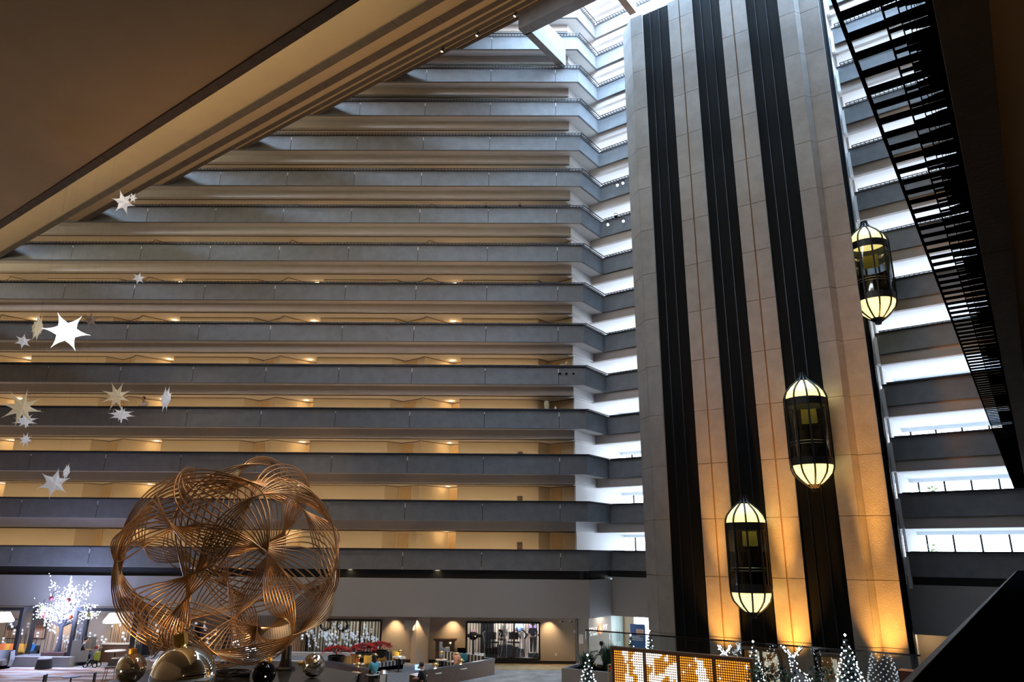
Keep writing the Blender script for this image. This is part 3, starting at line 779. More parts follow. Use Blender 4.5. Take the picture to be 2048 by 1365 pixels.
# ------------------------------------------------------------------ people
SKIN = mat('skin', (.55, .34, .25), .6); HAIRD = mat('dark_hair', (.02, .015, .012), .6); HAIRR = mat('red_hair', (.18, .06, .03), .6); EYEM = mat('eye_dark', (.02, .015, .01), .3)
SHOEM = mat('shoe_dark', (.02, .02, .022), .5)
def skinobj(name, nodes, edges, m, parent, sub=1):
    me = bpy.data.meshes.new(name); me.from_pydata([n[0] for n in nodes], edges, []); me.materials.append(m)
    o = bpy.data.objects.new(name, me); C.objects.link(o); o.parent = parent
    s = o.modifiers.new('skin', 'SKIN'); s.use_smooth_shade = True
    d = me.skin_vertices[0].data
    for i, n in enumerate(nodes): d[i].radius = (n[1], n[1]); d[i].use_root = (i == 0)
    ss = o.modifiers.new('sub', 'SUBSURF'); ss.levels = sub; ss.render_levels = sub
    return o
STAND = dict(pel=(0, 0, .95), abd=(0, 0, 1.10), che=(0, 0, 1.32), neck=(0, .01, 1.49), hd=(0, .03, 1.57), hm=(0, .04, 1.66), ht=(0, .03, 1.75),
             sl=(-.18, 0, 1.42), el=(-.24, -.02, 1.14), wl=(-.24, .08, .90), sr=(.18, 0, 1.42), er=(.24, -.02, 1.14), wr=(.24, .08, .90),
             hl=(-.09, 0, .90), kl=(-.10, .03, .50), al=(-.10, -.02, .09), tl=(-.11, .16, .04), hr=(.09, 0, .90), kr=(.10, .03, .50), ar=(.10, -.02, .09), tr=(.11, .16, .04))
SIT = dict(STAND, pel=(0, 0, .55), abd=(0, .0, .70), che=(0, .03, .92), neck=(0, .06, 1.09), hd=(0, .09, 1.17), hm=(0, .11, 1.26), ht=(0, .10, 1.35),
           sl=(-.18, .03, 1.02), el=(-.24, .10, .76), wl=(-.13, .33, .74), sr=(.18, .03, 1.02), er=(.24, .10, .76), wr=(.13, .33, .74),
           hl=(-.09, .03, .52), kl=(-.12, .46, .52), al=(-.12, .46, .10), tl=(-.13, .64, .05), hr=(.09, .03, .52), kr=(.12, .46, .52), ar=(.12, .46, .10), tr=(.13, .64, .05))
RUN = dict(STAND, el=(-.25, -.14, 1.17), wl=(-.20, .12, 1.12), er=(.25, -.05, 1.16), wr=(.18, .20, 1.2), kl=(-.10, .20, .56), al=(-.10, -.02, .22), tl=(-.11, .14, .14), kr=(.10, -.02, .50), ar=(.10, -.22, .14), tr=(.11, -.10, .04))
LEAN = dict(STAND, che=(0, .10, 1.30), neck=(0, .18, 1.45), hd=(0, .22, 1.52), hm=(0, .25, 1.60), ht=(0, .25, 1.69), sl=(-.18, .10, 1.38), sr=(.18, .10, 1.38), el=(-.24, .22, 1.14), wl=(-.16, .42, 1.08), er=(.24, .22, 1.14), wr=(.16, .42, 1.08))
def person(label, loc, rz, J, shirt, trous, hair=HAIRD, longhair=False, shorts=False, group=None):
    o = thing('person', label, 'person', loc, rz, group)
    V = {k: Vector(v) for k, v in J.items()}
    nodes, edges, ix = [], [], {}
    def add(k, p, r, frm=None):
        ix[k] = len(nodes); nodes.append((tuple(p), r))
        if frm is not None: edges.append((ix[frm], ix[k]))
    add('pel', V['pel'], .135); add('abd', V['abd'], .125, 'pel'); add('che', V['che'], .15, 'abd'); add('neck', V['neck'], .06, 'che'); add('hd', V['hd'], .075, 'neck'); add('hm', V['hm'], .098, 'hd'); add('ht', V['ht'], .07, 'hm')
    add('nose', V['hm'] + Vector((0, .115, -.01)), .018, 'hm')
    for e in (-1, 1): add('ear%d' % e, V['hm'] + Vector((e * .10, 0, 0)), .022, 'hm')
    for s in 'lr':
        add('s' + s, V['s' + s], .065, 'che'); add('e' + s, V['e' + s], .045, 's' + s); add('w' + s, V['w' + s], .030, 'e' + s)
        d = (V['w' + s] - V['e' + s]).normalized(); sd = d.cross(Vector((0, 0, 1)));
        sd = sd.normalized() if sd.length > .1 else Vector((1, 0, 0))
        pa = V['w' + s] + d * .07; add('p' + s, pa, .034, 'w' + s)
        for q, (u, L) in enumerate(((-.03, .075), (-.01, .09), (.011, .085), (.031, .065))):
            b = pa + sd * u + d * .03; add('f%s%d' % (s, q), b, .010, 'p' + s); add('g%s%d' % (s, q), b + d * L * .8 + Vector((0, 0, -.02)), .008, 'f%s%d' % (s, q))
        tb = V['w' + s] + d * .03 + sd * (.045 if s == 'l' else -.045); add('t1' + s, tb, .011, 'w' + s); add('t2' + s, tb + d * .05 + sd * (.015 if s == 'l' else -.015), .009, 't1' + s)
        add('h' + s, V['h' + s], .10, 'pel'); add('k' + s, V['k' + s], .06, 'h' + s); add('a' + s, V['a' + s], .042, 'k' + s)
    skinobj('body', nodes, edges, SKIN, o)
    skinobj('shirt', [(tuple(V['che'] * .9 + V['abd'] * .1), .175), (tuple(V['abd']), .155), (tuple(V['pel'] + Vector((0, 0, .02))), .16), (tuple(V['sl']), .085), (tuple(V['el'].lerp(V['sl'], .05)), .066), (tuple(V['sr']), .085), (tuple(V['er'].lerp(V['sr'], .05)), .066), (tuple(V['neck'].lerp(V['che'], .4)), .085)],
            [(0, 1), (1, 2), (0, 3), (3, 4), (0, 5), (5, 6), (0, 7)], shirt, o)
    f = .75 if shorts else .12
    skinobj('trousers', [(tuple(V['pel']), .15), (tuple(V['hl']), .115), (tuple(V['kl'].lerp(V['hl'], .25 if shorts else 0)), .085), (tuple(V['hr']), .115), (tuple(V['kr'].lerp(V['hr'], .25 if shorts else 0)), .085)] + ([] if shorts else [(tuple(V['al'].lerp(V['kl'], f)), .062), (tuple(V['ar'].lerp(V['kr'], f)), .062)]),
            [(0, 1), (1, 2), (0, 3), (3, 4)] + ([] if shorts else [(2, 5), (4, 6)]), trous, o)
    for s in 'lr':
        skinobj('shoe', [(tuple(V['a' + s] + Vector((0, -.02, -.03))), .05), (tuple((V['a' + s] + V['t' + s]) / 2 + Vector((0, 0, -.02))), .045), (tuple(V['t' + s]), .036)], [(0, 1), (1, 2)], SHOEM, o)
    h = MB().ball(tuple(V['hm'] + Vector((0, -.022, .028))), .112, 12, 8)
    if longhair: h.lathe([(.10, .0), (.12, -.12), (.10, -.26), (.02, -.28)], 10, tuple(V['hm'] + Vector((0, -.055, 0))))
    h.v = [v if v[1] < V['hm'].y + .055 or v[2] > V['hm'].z + .06 else (v[0], V['hm'].y + .055, v[2]) for v in h.v]
    obj('hair', h, hair, o, smooth=True)
    for e in (-1, 1): obj('eye', MB().ball(tuple(V['hm'] + Vector((e * .035, .085, .012))), .013, 6, 4), EYEM, o)
    return o

# ------------------------------------------------------------------ furniture builders
TURQ = mat('turquoise_cloth', (.10, .38, .48), .85); NAVY = mat('navy_cloth', (.025, .03, .07), .85); BLUEC = mat('blue_cloth', (.10, .17, .34), .85); WHITEC = mat('white_cloth', (.75, .75, .76), .85); BLKC = mat('black_cloth', (.015, .015, .018), .9); JEAN = mat('jeans', (.06, .10, .22), .9); GREYC = mat('grey_cloth', (.12, .13, .15), .9)
def fabric(n, c): return mat(n, c, .9, var=.08, vscale=25)
ORANGE, YELLOW, TEAL, BLUEF, RED = fabric('orange_fabric', (.62, .17, .07)), fabric('mustard_fabric', (.58, .34, .06)), fabric('teal_fabric', (.02, .13, .15)), fabric('blue_fabric', (.03, .14, .32)), fabric('red_fabric', (.45, .03, .02))
PEACH = fabric('peach_fabric', (.72, .30, .17)); STRIPE = wavemat('striped_upholstery', (.045, .045, .055), (.55, .53, .50), 1.3, 'X', .9); TSTR = wavemat('tan_stripe_upholstery', (.45, .27, .08), (.30, .2, .12), 1.6, 'X', .9)
def cushion(label, p, rz, m, s=.46, tilt=.35, group='lounge cushions'):
    mb = MB(); n = 8
    for sy in (-1, 1):
        i0 = len(mb.v)
        for i in range(n + 1):
            for j in range(n + 1):
                u, v = 2 * i / n - 1, 2 * j / n - 1
                th = .5 * s * .34 * (1 - u ** 4) ** .6 * (1 - v ** 4) ** .6
                k = 1 - .10 * (1 - abs(u)) * (abs(v) > .99) - .10 * (1 - abs(v)) * (abs(u) > .99)
                mb.v.append((u * s / 2 * k, sy * th, v * s / 2 * k + s / 2))
        for i in range(n):
            for j in range(n):
                a = i0 + i * (n + 1) + j; mb.f.append((a, a + n + 1, a + n + 2, a + 1) if sy < 0 else (a, a + 1, a + n + 2, a + n + 1))
    mb.xf(Matrix.Rotation(-tilt, 4, 'X'))
    o = obj('cushion', mb, m, None, p, rz, True); return tag(o, label, 'cushion', group)
def round_table(label, p, h, r, topm, legm=BLKMET, name='round_table', group=None):
    o = thing(name, label, 'table', (p[0], p[1], p[2] if len(p) > 2 else 0), 0, group)
    obj('tabletop', MB().lathe([(0, h - .04), (r, h - .04), (r + .01, h - .02), (r, h), (0, h)], 24), topm, o)
    obj('pedestal', MB().lathe([(0, .03), (.035, .03), (.03, h - .04)], 10), legm, o)
    obj('base', MB().lathe([(0, .0), (r * .6, .0), (r * .58, .025), (0, .04)], 18), legm, o)
    return o
BRASS = mat('brushed_brass', (.62, .42, .18), .28, .95)
def dome_lamp(label, p):
    o = thing('table_lamp', label, 'lamp', p, 0, 'brass dome lamps in the booths')
    obj('base', MB().lathe([(0, 0), (.11, 0), (.11, .02), (0, .03)], 14), BRASS, o)
    obj('stem', MB().tube([(0, 0, .02), (0, 0, .24), (.0, .03, .30)], .011, 6), BRASS, o)
    obj('shade', MB().lathe([(.0, .44), (.08, .425), (.14, .37), (.17, .29), (.165, .29), (.13, .36), (.0, .42)], 18), BRASS, o, smooth=True)
    obj('bulb', MB().ball((0, 0, .31), .04, 8, 5), mat('bulb_warm', (1, .9, .7), .5, emit=(1, .75, .42), estr=30), o)
    return o
def wallseg(mb, a, b, z0, z1, th=.16):
    a, b = Vector(a).to_2d(), Vector(b).to_2d(); d = (b - a).normalized(); n = Vector((-d.y, d.x)) * th / 2
    mb.prism([a - n, b - n, b + n, a + n], z0, z1)
def locM(p): return Matrix.Translation((-p[0], -p[1], 0))
def frameAt(a, b):
    d = (Vector(b) - Vector(a)); return math.atan2(d.y, d.x), d.to_2d().length
# ------------------------------------------------------------------ sunken-lounge booths
def booth(lab, Cn, E1, E2, E1low, side):
    """low wall in a V: corner Cn, front end E1, back end E2; banquette along the inside of the back wall"""
    o = thing('lounge_booth', lab, 'booth', (Cn.x, Cn.y, 0)); M = locM(Cn)
    b = MB(); wallseg(b, Cn, E1, 0, .70); wallseg(b, Cn, E2, 0, .70); obj('low_wall', b.xf(M), WOODD, o)
    b = MB(); wallseg(b, Cn, E1, .70, .76, .24); wallseg(b, Cn, E2, .70, .76, .24); obj('wall_cap', b.xf(M), CAPM, o)
    b = MB(); wallseg(b, E1, E1low, 0, .50, .5); obj('end_shelf', b.xf(M), WOODD, o)
    b = MB(); wallseg(b, E1, E1low, .50, .54, .54); obj('shelf_top', b.xf(M), WHTOP, o)
    return o
def banquette(lab, a, b_, depth, m1, m2, group, flip=1):
    rz, L = frameAt(a, b_)
    o = thing('banquette', lab, 'sofa', (a[0], a[1], 0), rz, group)
    y = flip
    obj('plinth', MB().box(.05, L - .05, min(.05 * y, .55 * y), max(.05 * y, .55 * y), 0, .22), BLKM, o)
    s = MB(); n = max(2, int(L / .9))
    for i in range(n): s.box(i * L / n + .01, (i + 1) * L / n - .01, min(0, .62 * y), max(0, .62 * y), .22, .44)
    obj('seat', s, m1, o)
    s = MB()
    for i in range(n): s.box(i * L / n + .01, (i + 1) * L / n - .01, min(0, .16 * y), max(0, .16 * y), .44, .86)
    obj('backrest', s, m2, o)
    return o
rbC, rbF, rbB, rbL = px(987, 1318, .76), px(850, 1341, .76), px(892, 1306, .76), px(827, 1348, .54)
booth('V-shaped dark low wall of the booth right of centre, corner pointing at the gym', rbC, rbF, rbB, rbL, 1)
lbC, lbF, lbB, lbL = px(652, 1321, .76), px(741, 1339, .76), px(798, 1304, .76), px(762, 1344, .54)
booth('V-shaped dark low wall of the booth behind the crinkled silver ball', lbC, lbF, lbB, lbL, -1)
_d = (rbB - rbC).normalized(); _n = Vector((-_d.y, _d.x, 0)); _n = _n if _n.y < 0 else -_n
banquette('charcoal and white striped bench along the back of the right booth', rbC + _d * .5 + _n * .14, rbB - _d * .1 + _n * .14, .6, STRIPE, STRIPE, 'booth benches', -1 if (Vector((_d.x, _d.y, 0)).cross(_n)).z < 0 else 1)
_d2 = (lbB - lbC).normalized(); _n2 = Vector((-_d2.y, _d2.x, 0)); _n2 = _n2 if _n2.y < 0 else -_n2
mid = lbC.lerp(lbB, .56)
_f = -1 if (_d2.cross(_n2)).z < 0 else 1
banquette('tan striped bench along the back of the left booth', lbC + _d2 * .5 + _n2 * .14, mid + _n2 * .14, .6, TSTR, TSTR, 'booth benches', _f)
banquette('charcoal striped bench at the right end of the left booth', mid + _d2 * .1 + _n2 * .14, lbB - _d2 * .2 + _n2 * .14, .6, STRIPE, STRIPE, 'booth benches', _f)
for x, y, m, lab, h, rz in ((862, 0, None, '', 0, 0), (916, 1331, PEACH, 'peach cushion on the striped bench of the right booth', .45, ROT_A + .5), (931, 1327, TEAL, 'teal cushion on the striped bench of the right booth', .45, .5), (736, 1332, YELLOW, 'mustard cushion beside the woman in turquoise', .45, -.2), (763, 1324, YELLOW, 'mustard cushion right of the woman in turquoise', .45, .1), (709, 1329, ORANGE, 'orange cushion at the left of the tan striped bench', .45, -.3), (792, 1321, YELLOW, 'mustard cushion at the far right end of the left booth', .45, .2)):
    if m is None: continue
    p = px(x, y, h); cushion(lab, p, rz + .4, m, .5)
lamps = [(719, 1312, 'brass dome lamp, leftmost at the back of the left booth'), (750, 1309, 'brass dome lamp at the back of the left booth under the right poinsettia'), (717, 1327, 'brass dome lamp on the low left table of the left booth'), (747, 1331, 'brass dome lamp in front of the woman in turquoise'), (801, 1301, 'brass dome lamp at the far right end of the left booth'),
         (883, 1304, 'brass dome lamp in front of the tall brown cabinet'), (914, 1307, 'brass dome lamp behind the peach cushion'), (922, 1320, 'brass dome lamp beside the teal cushion'), (871, 1328, 'brass dome lamp near the dark front wall of the right booth'), (842, 1333, 'brass dome lamp beside the man with the laptop')]
TL_ = ['low round white table, leftmost at the back of the left booth', 'low round white table at the back of the left booth under the right poinsettia', 'low round white table at the left of the left booth', 'low round white table before the woman in turquoise', 'low round white table at the far right end of the left booth',
       'low round white table before the tall brown cabinet', 'low round white table behind the peach cushion', 'low round white table beside the teal cushion', 'low round white table near the front wall of the right booth', 'low round white table beside the man with the laptop']
for (x, y, lab), tl in zip(lamps, TL_):
    p = px(x, y, .94); dome_lamp(lab, (p.x, p.y, .56))
    round_table(tl, (p.x, p.y), .56, .30, WHTOP, group='low tables in the booths')
    light('table_lamp_glow', 'POINT', (p.x, p.y - .02, .80), 2.5, (1, .72, .38), .05)
# poinsettias on the back wall of the left booth
for x, y, lab in ((673, 1312, 'poinsettia in a dark pot, leftmost of the three'), (727, 1306, 'poinsettia in a dark pot, middle of the three'), (759, 1302, 'poinsettia in a dark pot, rightmost of the three')):
    p = px(x, y, .95); rr = random.Random(x)
    o = thing('poinsettia', lab, 'plant', (p.x, p.y, .55), 0, 'poinsettias')
    obj('pot', MB().lathe([(0, .0), (.36, .0), (.44, .40), (.40, .40), (.38, .34), (0, .34)], 16), BLKMET, o)
    lf, gr = MB(), MB()
    for i in range(120):
        a, q = rr.uniform(0, 2 * PI), math.sqrt(rr.random()); c = Vector((q * .68 * math.cos(a), q * .68 * math.sin(a), .52 + .30 * math.sqrt(max(0, 1 - q * q)) + rr.uniform(-.05, .05)))
        for j in range(5):
            b = a + j * 2 * PI / 5 + rr.random(); d = Vector((math.cos(b), math.sin(b), rr.uniform(-.3, .35))) * .13; s = Vector((-math.sin(b), math.cos(b), 0)) * .05
            (lf if rr.random() < .82 else gr).quad(c, c + d * .5 + s, c + d * 1.1 + Vector((0, 0, -.03)), c + d * .5 - s)
    obj('red_bracts', lf, REDP, o); obj('leaves', gr, LEAFM, o)
    obj('stem', MB().tube([(0, 0, .3), (0, 0, .6)], .03, 6), LEAFM, o)
q = px(798, 1314, .74); round_table('white round cafe table at the right end of the striped bench', (q.x, q.y), .74, .34, WHTOP, group='cafe tables')
person('woman in a turquoise top bending over a table in the left booth', px(750, 1313, 1.33).to_2d().to_3d(), .7, SIT, TURQ, BLKC, HAIRD, True)
person('man in a dark jacket seated at a laptop in the right booth', px(847, 1328, 1.33).to_2d().to_3d(), 1.2, SIT, BLKC, BLKC, HAIRD)
p = px(838, 1340, .62)
o = thing('laptop', 'open laptop with a lit blue screen beside the man in a dark jacket', 'laptop', (p.x, p.y, .565), .3)
obj('keyboard', MB().box(-.17, .17, -.12, .12, 0, .02), GREYC, o); obj('screen', MB().box(-.17, .17, .0, .015, 0, .24).xf(Matrix.Translation((0, .12, .02)) @ Matrix.Rotation(-.25, 4, 'X')), mat('screen_blue', (.1, .2, .6), .3, emit=(.25, .45, 1), estr=2.2), o)
p = px(767, 1352, .55)
o = thing('litter_bin', 'slim polished steel bin at the end of the left booth wall', 'bin', (p.x, p.y, 0))
obj('body', MB().lathe([(0, 0), (.17, 0), (.19, .6), (.17, .7), (0, .7)], 16), CHROME, o); obj('lid', MB().lathe([(.19, .6), (.21, .64), (.12, .78), (0, .8)], 16), STEEL, o)
# tall cabinet, dark box, pillar, paper sign
p = pl(890, 1300, nA, DA + .62); p.z = 0
o = thing('cabinet', 'tall brown wooden cabinet with mirror against the beige wall', 'cabinet', p, ROT_A)
obj('body', MB().box(-.52, -.36, -.22, .2, 0, 1.18).box(.36, .52, -.22, .2, 0, 1.18).box(-.36, .36, .1, .2, 0, 1.18).box(-.36, .36, -.22, .2, 0, .3), WOODD, o)
obj('cornice', MB().box(-.56, .56, -.26, .22, 1.18, 1.24).box(-.64, .64, -.32, .24, 1.24, 1.32), WOODD, o); obj('mirror', MB().box(-.36, .36, .06, .1, .3, 1.15), CHROME, o)
o2 = obj('speaker_box', MB().box(-.22, .22, -.15, .15, 0, .82), BLKM, None, p + dirA * .92, ROT_A); tag(o2, 'black box standing right of the tall brown cabinet', 'box')
pp_ = MB(); a = (pl(823, 1300, nA, DA + .99) - P1).dot(dirA); c = (pl(858, 1300, nA, DA + .99) - P1).dot(dirA); m_ = (pl(832, 1300, nA, DA + .6) - P1).dot(dirA)
o = obj('trim_4', pp_.prism([(a, 1.0), (a, .72), (m_, .42), (c, .72), (c, 1.0)], 0, 2.5), TANW, None, (P1.x, P1.y, 0), ROT_A); tag(o, 'beige angled pillar lit by a small lamp on the lounge wall', 'pillar', None, 'structure')
light('pillar_lamp', 'SPOT', pl(833, 1252, nA, DA + .30).to_2d().to_3d() + Vector((0, 0, 2.42)), 160, WARM, .04, aim=pl(836, 1300, nA, DA + .62).to_2d().to_3d() + Vector((0, 0, .6)), spot=55, blend=.5)
p = pl(819, 1250, nA, DA + .5)
tag(obj('paper_sign', MB().box(-.30, .30, -.01, .01, -.3, .25), mat('paper_sign', (.62, .60, .55), .8), None, p, ROT_A), 'blank pale sign hanging left of the lit pillar', 'sign')
for i, (x, lab) in enumerate(((560, ''), (790, ''), (905, ''), (1098, ''), (240, ''), (120, ''))):
    q = pl(x, 1240, nA, DA + .60); p = Vector((q.x, q.y, 2.46))
    light('wall_washer', 'SPOT', p, 120, WARM, .05, aim=(q.x, q.y + .5, .4), spot=95, blend=.9)
for x, lab in ((1122, 'small security camera, left one on the lounge ceiling edge'), (1140, 'small security camera, right one on the lounge ceiling edge')):
    q = pl(x, 1243, nA, DA + .5)
    o = thing('security_camera', lab, 'camera', (q.x, q.y, 2.30), .4, 'security cameras')
    obj('housing', MB().box(-.06, .06, -.18, .1, -.06, .06), WHITE, o); obj('bracket', MB().box(-.02, .02, -.02, .02, .06, .2), STEEL, o); obj('lens', MB().lathe([(0, 0), (.045, 0), (.045, .02)], 10).xf(Matrix.Translation((0, -.19, 0)) @ Matrix.Rotation(PI / 2, 4, 'X')), BLKM, o)
for x, y, lab in ((1149, 1264, 'small white wall switch high on the dark return'), (1112, 1310, 'small white socket low on the beige wall'), (842, 1311, 'small socket low on the beige pillar')):
    q = pl(x, y, nA, DA + (.98 if x > 900 else .60)); tag(obj('wall_plate', MB().box(-.05, .05, -.015, .015, -.08, .08), WHITE, None, q, ROT_A), lab, 'socket')

# ------------------------------------------------------------------ windows of the lounge wall
def barred(nm, lab, hole, mull, thick):
    a, b, z0, z1 = hole
    o = thing(nm, lab, 'window', (P1.x, P1.y, 0), ROT_A, None, 'structure')
    obj('frame', MB().box(a - .04, a + .05, .92, 1.1, z0, z1).box(b - .05, b + .04, .92, 1.1, z0, z1).box(a, b, .92, 1.1, z1 - .07, z1 + .03).box(a, b, .92, 1.1, z0 - .05, z0 + .06), BLKMET, o)
    m = MB(); n = mull
    for i in range(1, n): x = a + (b - a) * i / n; w_ = .05 if i in thick else .008; m.box(x - w_, x + w_, 1.0, 1.06, z0, z1)
    obj('mullion', m, mat('bronze_mullion', (.07, .035, .02), .4, .5), o); obj('pane', MB().box(a, b, 1.10, 1.11, z0, z1), GLASS, o)
barred('window_17', 'barred window of the bubble-lamp room behind the poinsettias', holes[0], 14, (10,))
barred('window_18', 'barred window of the gym', holes[1], 23, (15,))
# gym
for x, e, w_ in ((1008, 330, 1), (1050, 330, 1), (955, 60, 1)):
    q = pl(x, 1250, nA, DA + 4.0); light('gym_lamp', 'POINT', (q.x, q.y, 2.35), e, (1, .93, .82), .15)
def gym(lab, x, dd, build, cat='exercise machine', name='exercise_machine', rz=0):
    q = pl(x, 1300, nA, DA + dd); o = thing(name, lab, cat, (q.x, q.y, 0), ROT_A + rz, 'gym machines'); build(o); return o
CHST = mat('machine_chrome', (.7, .7, .7), .2, .9)
def b_post(o):
    obj('column', MB().tube([(0, 0, .05), (0, 0, 1.35)], .07, 8), GREYC, o); obj('base', MB().box(-.45, .45, -.12, .12, 0, .08).box(-.1, .1, -.5, .5, 0, .08), BLKMET, o)
    obj('weight_head', MB().ball((0, 0, 1.28), .30, 12, 8, .8), BLKM, o); obj('arm', MB().tube([(-.52, -.1, 1.28), (0, 0, 1.3), (.52, -.1, 1.28)], .09, 8), BLKM, o)
    obj('display', MB().box(-.14, .14, -.1, -.06, 1.5, 1.62), mat('display_pink', (.5, .3, .35), .4, emit=(.9, .5, .55), estr=.5), o)
def b_ellip(o):
    obj('housing', MB().prism([(-.34, -.3), (.34, -.3), (.28, .5), (-.28, .5)], .12, .72), BLKM, o); obj('base', MB().box(-.4, .4, -.5, .9, 0, .12), BLKMET, o)
    for e in (-1, 1):
        obj('handle', MB().tube([(e * .42, -.35, .05), (e * .40, -.2, .7), (e * .42, -.15, 1.1), (e * .52, .1, 1.5), (e * .36, .18, 1.6)], .028, 6), CHST if e > 0 else CHST, o)
        obj('pedal', MB().box(e * .25 - .09, e * .25 + .09, .2, .6, .3 + .1 * e + .1, .34 + .1 * e + .1), GREYC, o)
    obj('mast', MB().tube([(0, -.2, .6), (0, -.15, 1.25)], .05, 6), CHST, o); obj('display', MB().box(-.28, .28, -.22, -.16, 1.2, 1.58), BLKM, o); obj('tray', MB().box(-.36, .36, -.25, .05, 1.0, 1.06), BLKM, o)
def b_tread(o):
    obj('deck', MB().box(-.45, .45, -.9, .9, .06, .28), WOODD, o); obj('belt', MB().box(-.3, .3, -.88, .85, .28, .30), BLKM, o)
    for e in (-1, 1): obj('upright', MB().tube([(e * .48, .7, .2), (e * .5, .75, 1.0), (e * .42, .5, 1.12)], .03, 6), CHST, o)
    obj('console', MB().tube([(-.5, .6, 1.1), (-.3, .75, 1.35), (0, .8, 1.42), (.3, .75, 1.35), (.5, .6, 1.1)], .05, 6), BLKM, o); obj('display', MB().box(-.22, .22, .82, .88, 1.45, 1.85), mat('display_violet', (.1, .05, .4), .3, emit=(.35, .25, 1), estr=2.0), o)
gym('multi-gym post with black arms at the left of the gym window', 946, 2.6, b_post); gym('left elliptical trainer with a dark screen', 983, 1.8, b_ellip); gym('right elliptical trainer with a dark screen, at the gym window centre', 1027, 1.9, b_ellip)
gym('treadmill with a violet screen at the right of the gym window', 1066, 2.3, b_tread); gym('treadmill at the rear of the gym under the man in blue', 1038, 4.3, b_tread)
tag(obj('dark_panel', MB().box(-.42, .42, 0, .06, 0, 2.2), BLKM, None, pl(974, 1300, nA, DA + 5.4).to_2d().to_3d(), ROT_A), 'dark upright panel on the gym back wall', 'panel')
def gp(x, dd, z): q = pl(x, 1300, nA, DA + dd); return (q.x, q.y, z)
person('man in a dark top seen from behind on the treadmill at the gym window right', gp(1066, 2.3, .30), 0, STAND, NAVY, BLKC, HAIRR)
person('man in a blue shirt on the rear treadmill', gp(1038, 4.4, .30), .1, RUN, BLUEC, BLKC, HAIRD, shorts=True)
person('person in white running on an elliptical in the gym', gp(1008, 3.2, .42), -1.2, RUN, WHITEC, WHITEC, HAIRD, shorts=True)
gym('elliptical trainer under the person in white', 1007, 3.2, b_ellip, rz=-1.2)
# person and white things on the far galleries
q = pl(291, 812, nA, DA + .75); person('person in a pale shirt leaning on the rail of the fourth far gallery', (q.x, q.y, ZB(3) + .20), PI - .3, LEAN, WHITEC, JEAN, HAIRD)
for k, x, lab in ((3, 1093, 'white draped table with a tall vase on the fourth far gallery'), (4, 1124, 'white draped table with a gold hoop on the fifth far gallery')):
    q = pl(x, 800, nA, DA + .95); o = thing('draped_table', lab, 'table', (q.x, q.y, ZB(k) + .22), ROT_A)
    if k == 3:
        obj('cloth', MB().prism([(-.75, -.3), (.75, -.3), (.85, .3), (-.85, .3)], 0, 1.02).lathe([(.35, 1.02), (.2, 1.16), (0, 1.2)], 12), WHITEC, o); obj('vase', MB().lathe([(.10, 1.1), (.15, 1.3), (.17, 1.5), (.12, 1.66), (.05, 1.68)], 12), mat('vase_pale', (.6, .55, .38), .4), o); obj('bottle', MB().lathe([(.08, 1.0), (.08, 1.22), (.03, 1.3), (.03, 1.36), (0, 1.36)], 10, (.55, 0, 0)), WHITE, o)
    else:
        obj('cloth', MB().ball((0, 0, .95), .42, 12, 8, .8).box(.1, .6, -.2, .2, 0, 1.0), WHITEC, o); obj('hoop', MB().tube([(.38 + .14 * math.cos(a), 0, 1.3 + .22 * math.sin(a)) for a in [2 * PI * i / 16 for i in range(12)]], .03, 6), BRASS, o)
for k in (0, 1, 2):
    q = pl(1040, 1000, nA, DA + 1.98); tag(obj('hose_cabinet', MB().box(-.16, .16, -.05, .05, .75, 1.32), WOODD, None, (q.x, q.y, ZB(k) + .22), ROT_A), 'dark brown cabinet on the corridor wall, %s far gallery' % ORD[k], 'cabinet', 'corridor wall cabinets')
hm = MB()
for x in (1120, 1133, 1147):
    q = pl(x, 748, nA, DA - .004); hm.lathe([(0, 0), (.07, 0), (.07, .02)], 10)
    hm.xf(Matrix.Translation(q - pl(1133, 748, nA, DA - .004)) @ Matrix.Rotation(PI / 2, 4, 'X'), len(hm.v) - 30)
tag(obj('drilled_holes', hm, BLKM, None, pl(1133, 748, nA, DA - .004)), 'three small dark holes in the fifth far parapet near the notch', 'hole')
# ------------------------------------------------------------------ shop front in the notch
def text(name, body, size, m, parent, loc, rot, ext=.012):
    cu = bpy.data.curves.new(name, 'FONT'); cu.body = body; cu.size = size; cu.extrude = ext; cu.align_x = 'CENTER'
    t = bpy.data.objects.new(name, cu); C.objects.link(t)
    bpy.context.view_layer.update()
    me = bpy.data.meshes.new_from_object(t); bpy.data.objects.remove(t)
    me.materials.clear(); me.materials.append(m)
    o = bpy.data.objects.new(name, me); C.objects.link(o); o.parent = parent; o.location = loc; o.rotation_euler = rot
    return o
nL = Vector((-dirD.y, dirD.x, 0))                    # leftwards of D
sw0 = pdepth(1178, 1280, 44.5); swd = nL.dot(sw0)    # sign wall lies along D through this point
def onsw(x, y): return pl(x, y, nL, swd)
def dloc(p): return (p - P1).dot(dirD)
ysw = nL.dot(sw0 - P1)
SGNW = mat('sign_wall_paint', (.36, .33, .29), .85)
xa, xb, xc = dloc(onsw(1178, 1280)), dloc(onsw(1223, 1280)), dloc(onsw(1247, 1280))
band('wall_sign', 'pale shop wall with white raised lettering and an orange disc', ROT_D, P1, xa, xb, ysw, 0, 2.50, SGNW, .12)
p = pl(1167, 1280, nA, DA + 1.35)
o = obj('trim_5', MB().box(-.30, .30, 0, .25, 0, 2.50), SGNW, None, (p.x, p.y, 0), ROT_A + .25); tag(o, 'pale wall end carrying a white notice, left of the shop wall', 'pillar', None, 'structure')
q = pl(1162, 1279, nA, DA + 1.28); tag(obj('notice', MB().box(-.13, .13, -.012, .0, -.25, .25), WHITE, None, q, ROT_A + .25), 'white notice board on the pale wall end', 'notice')
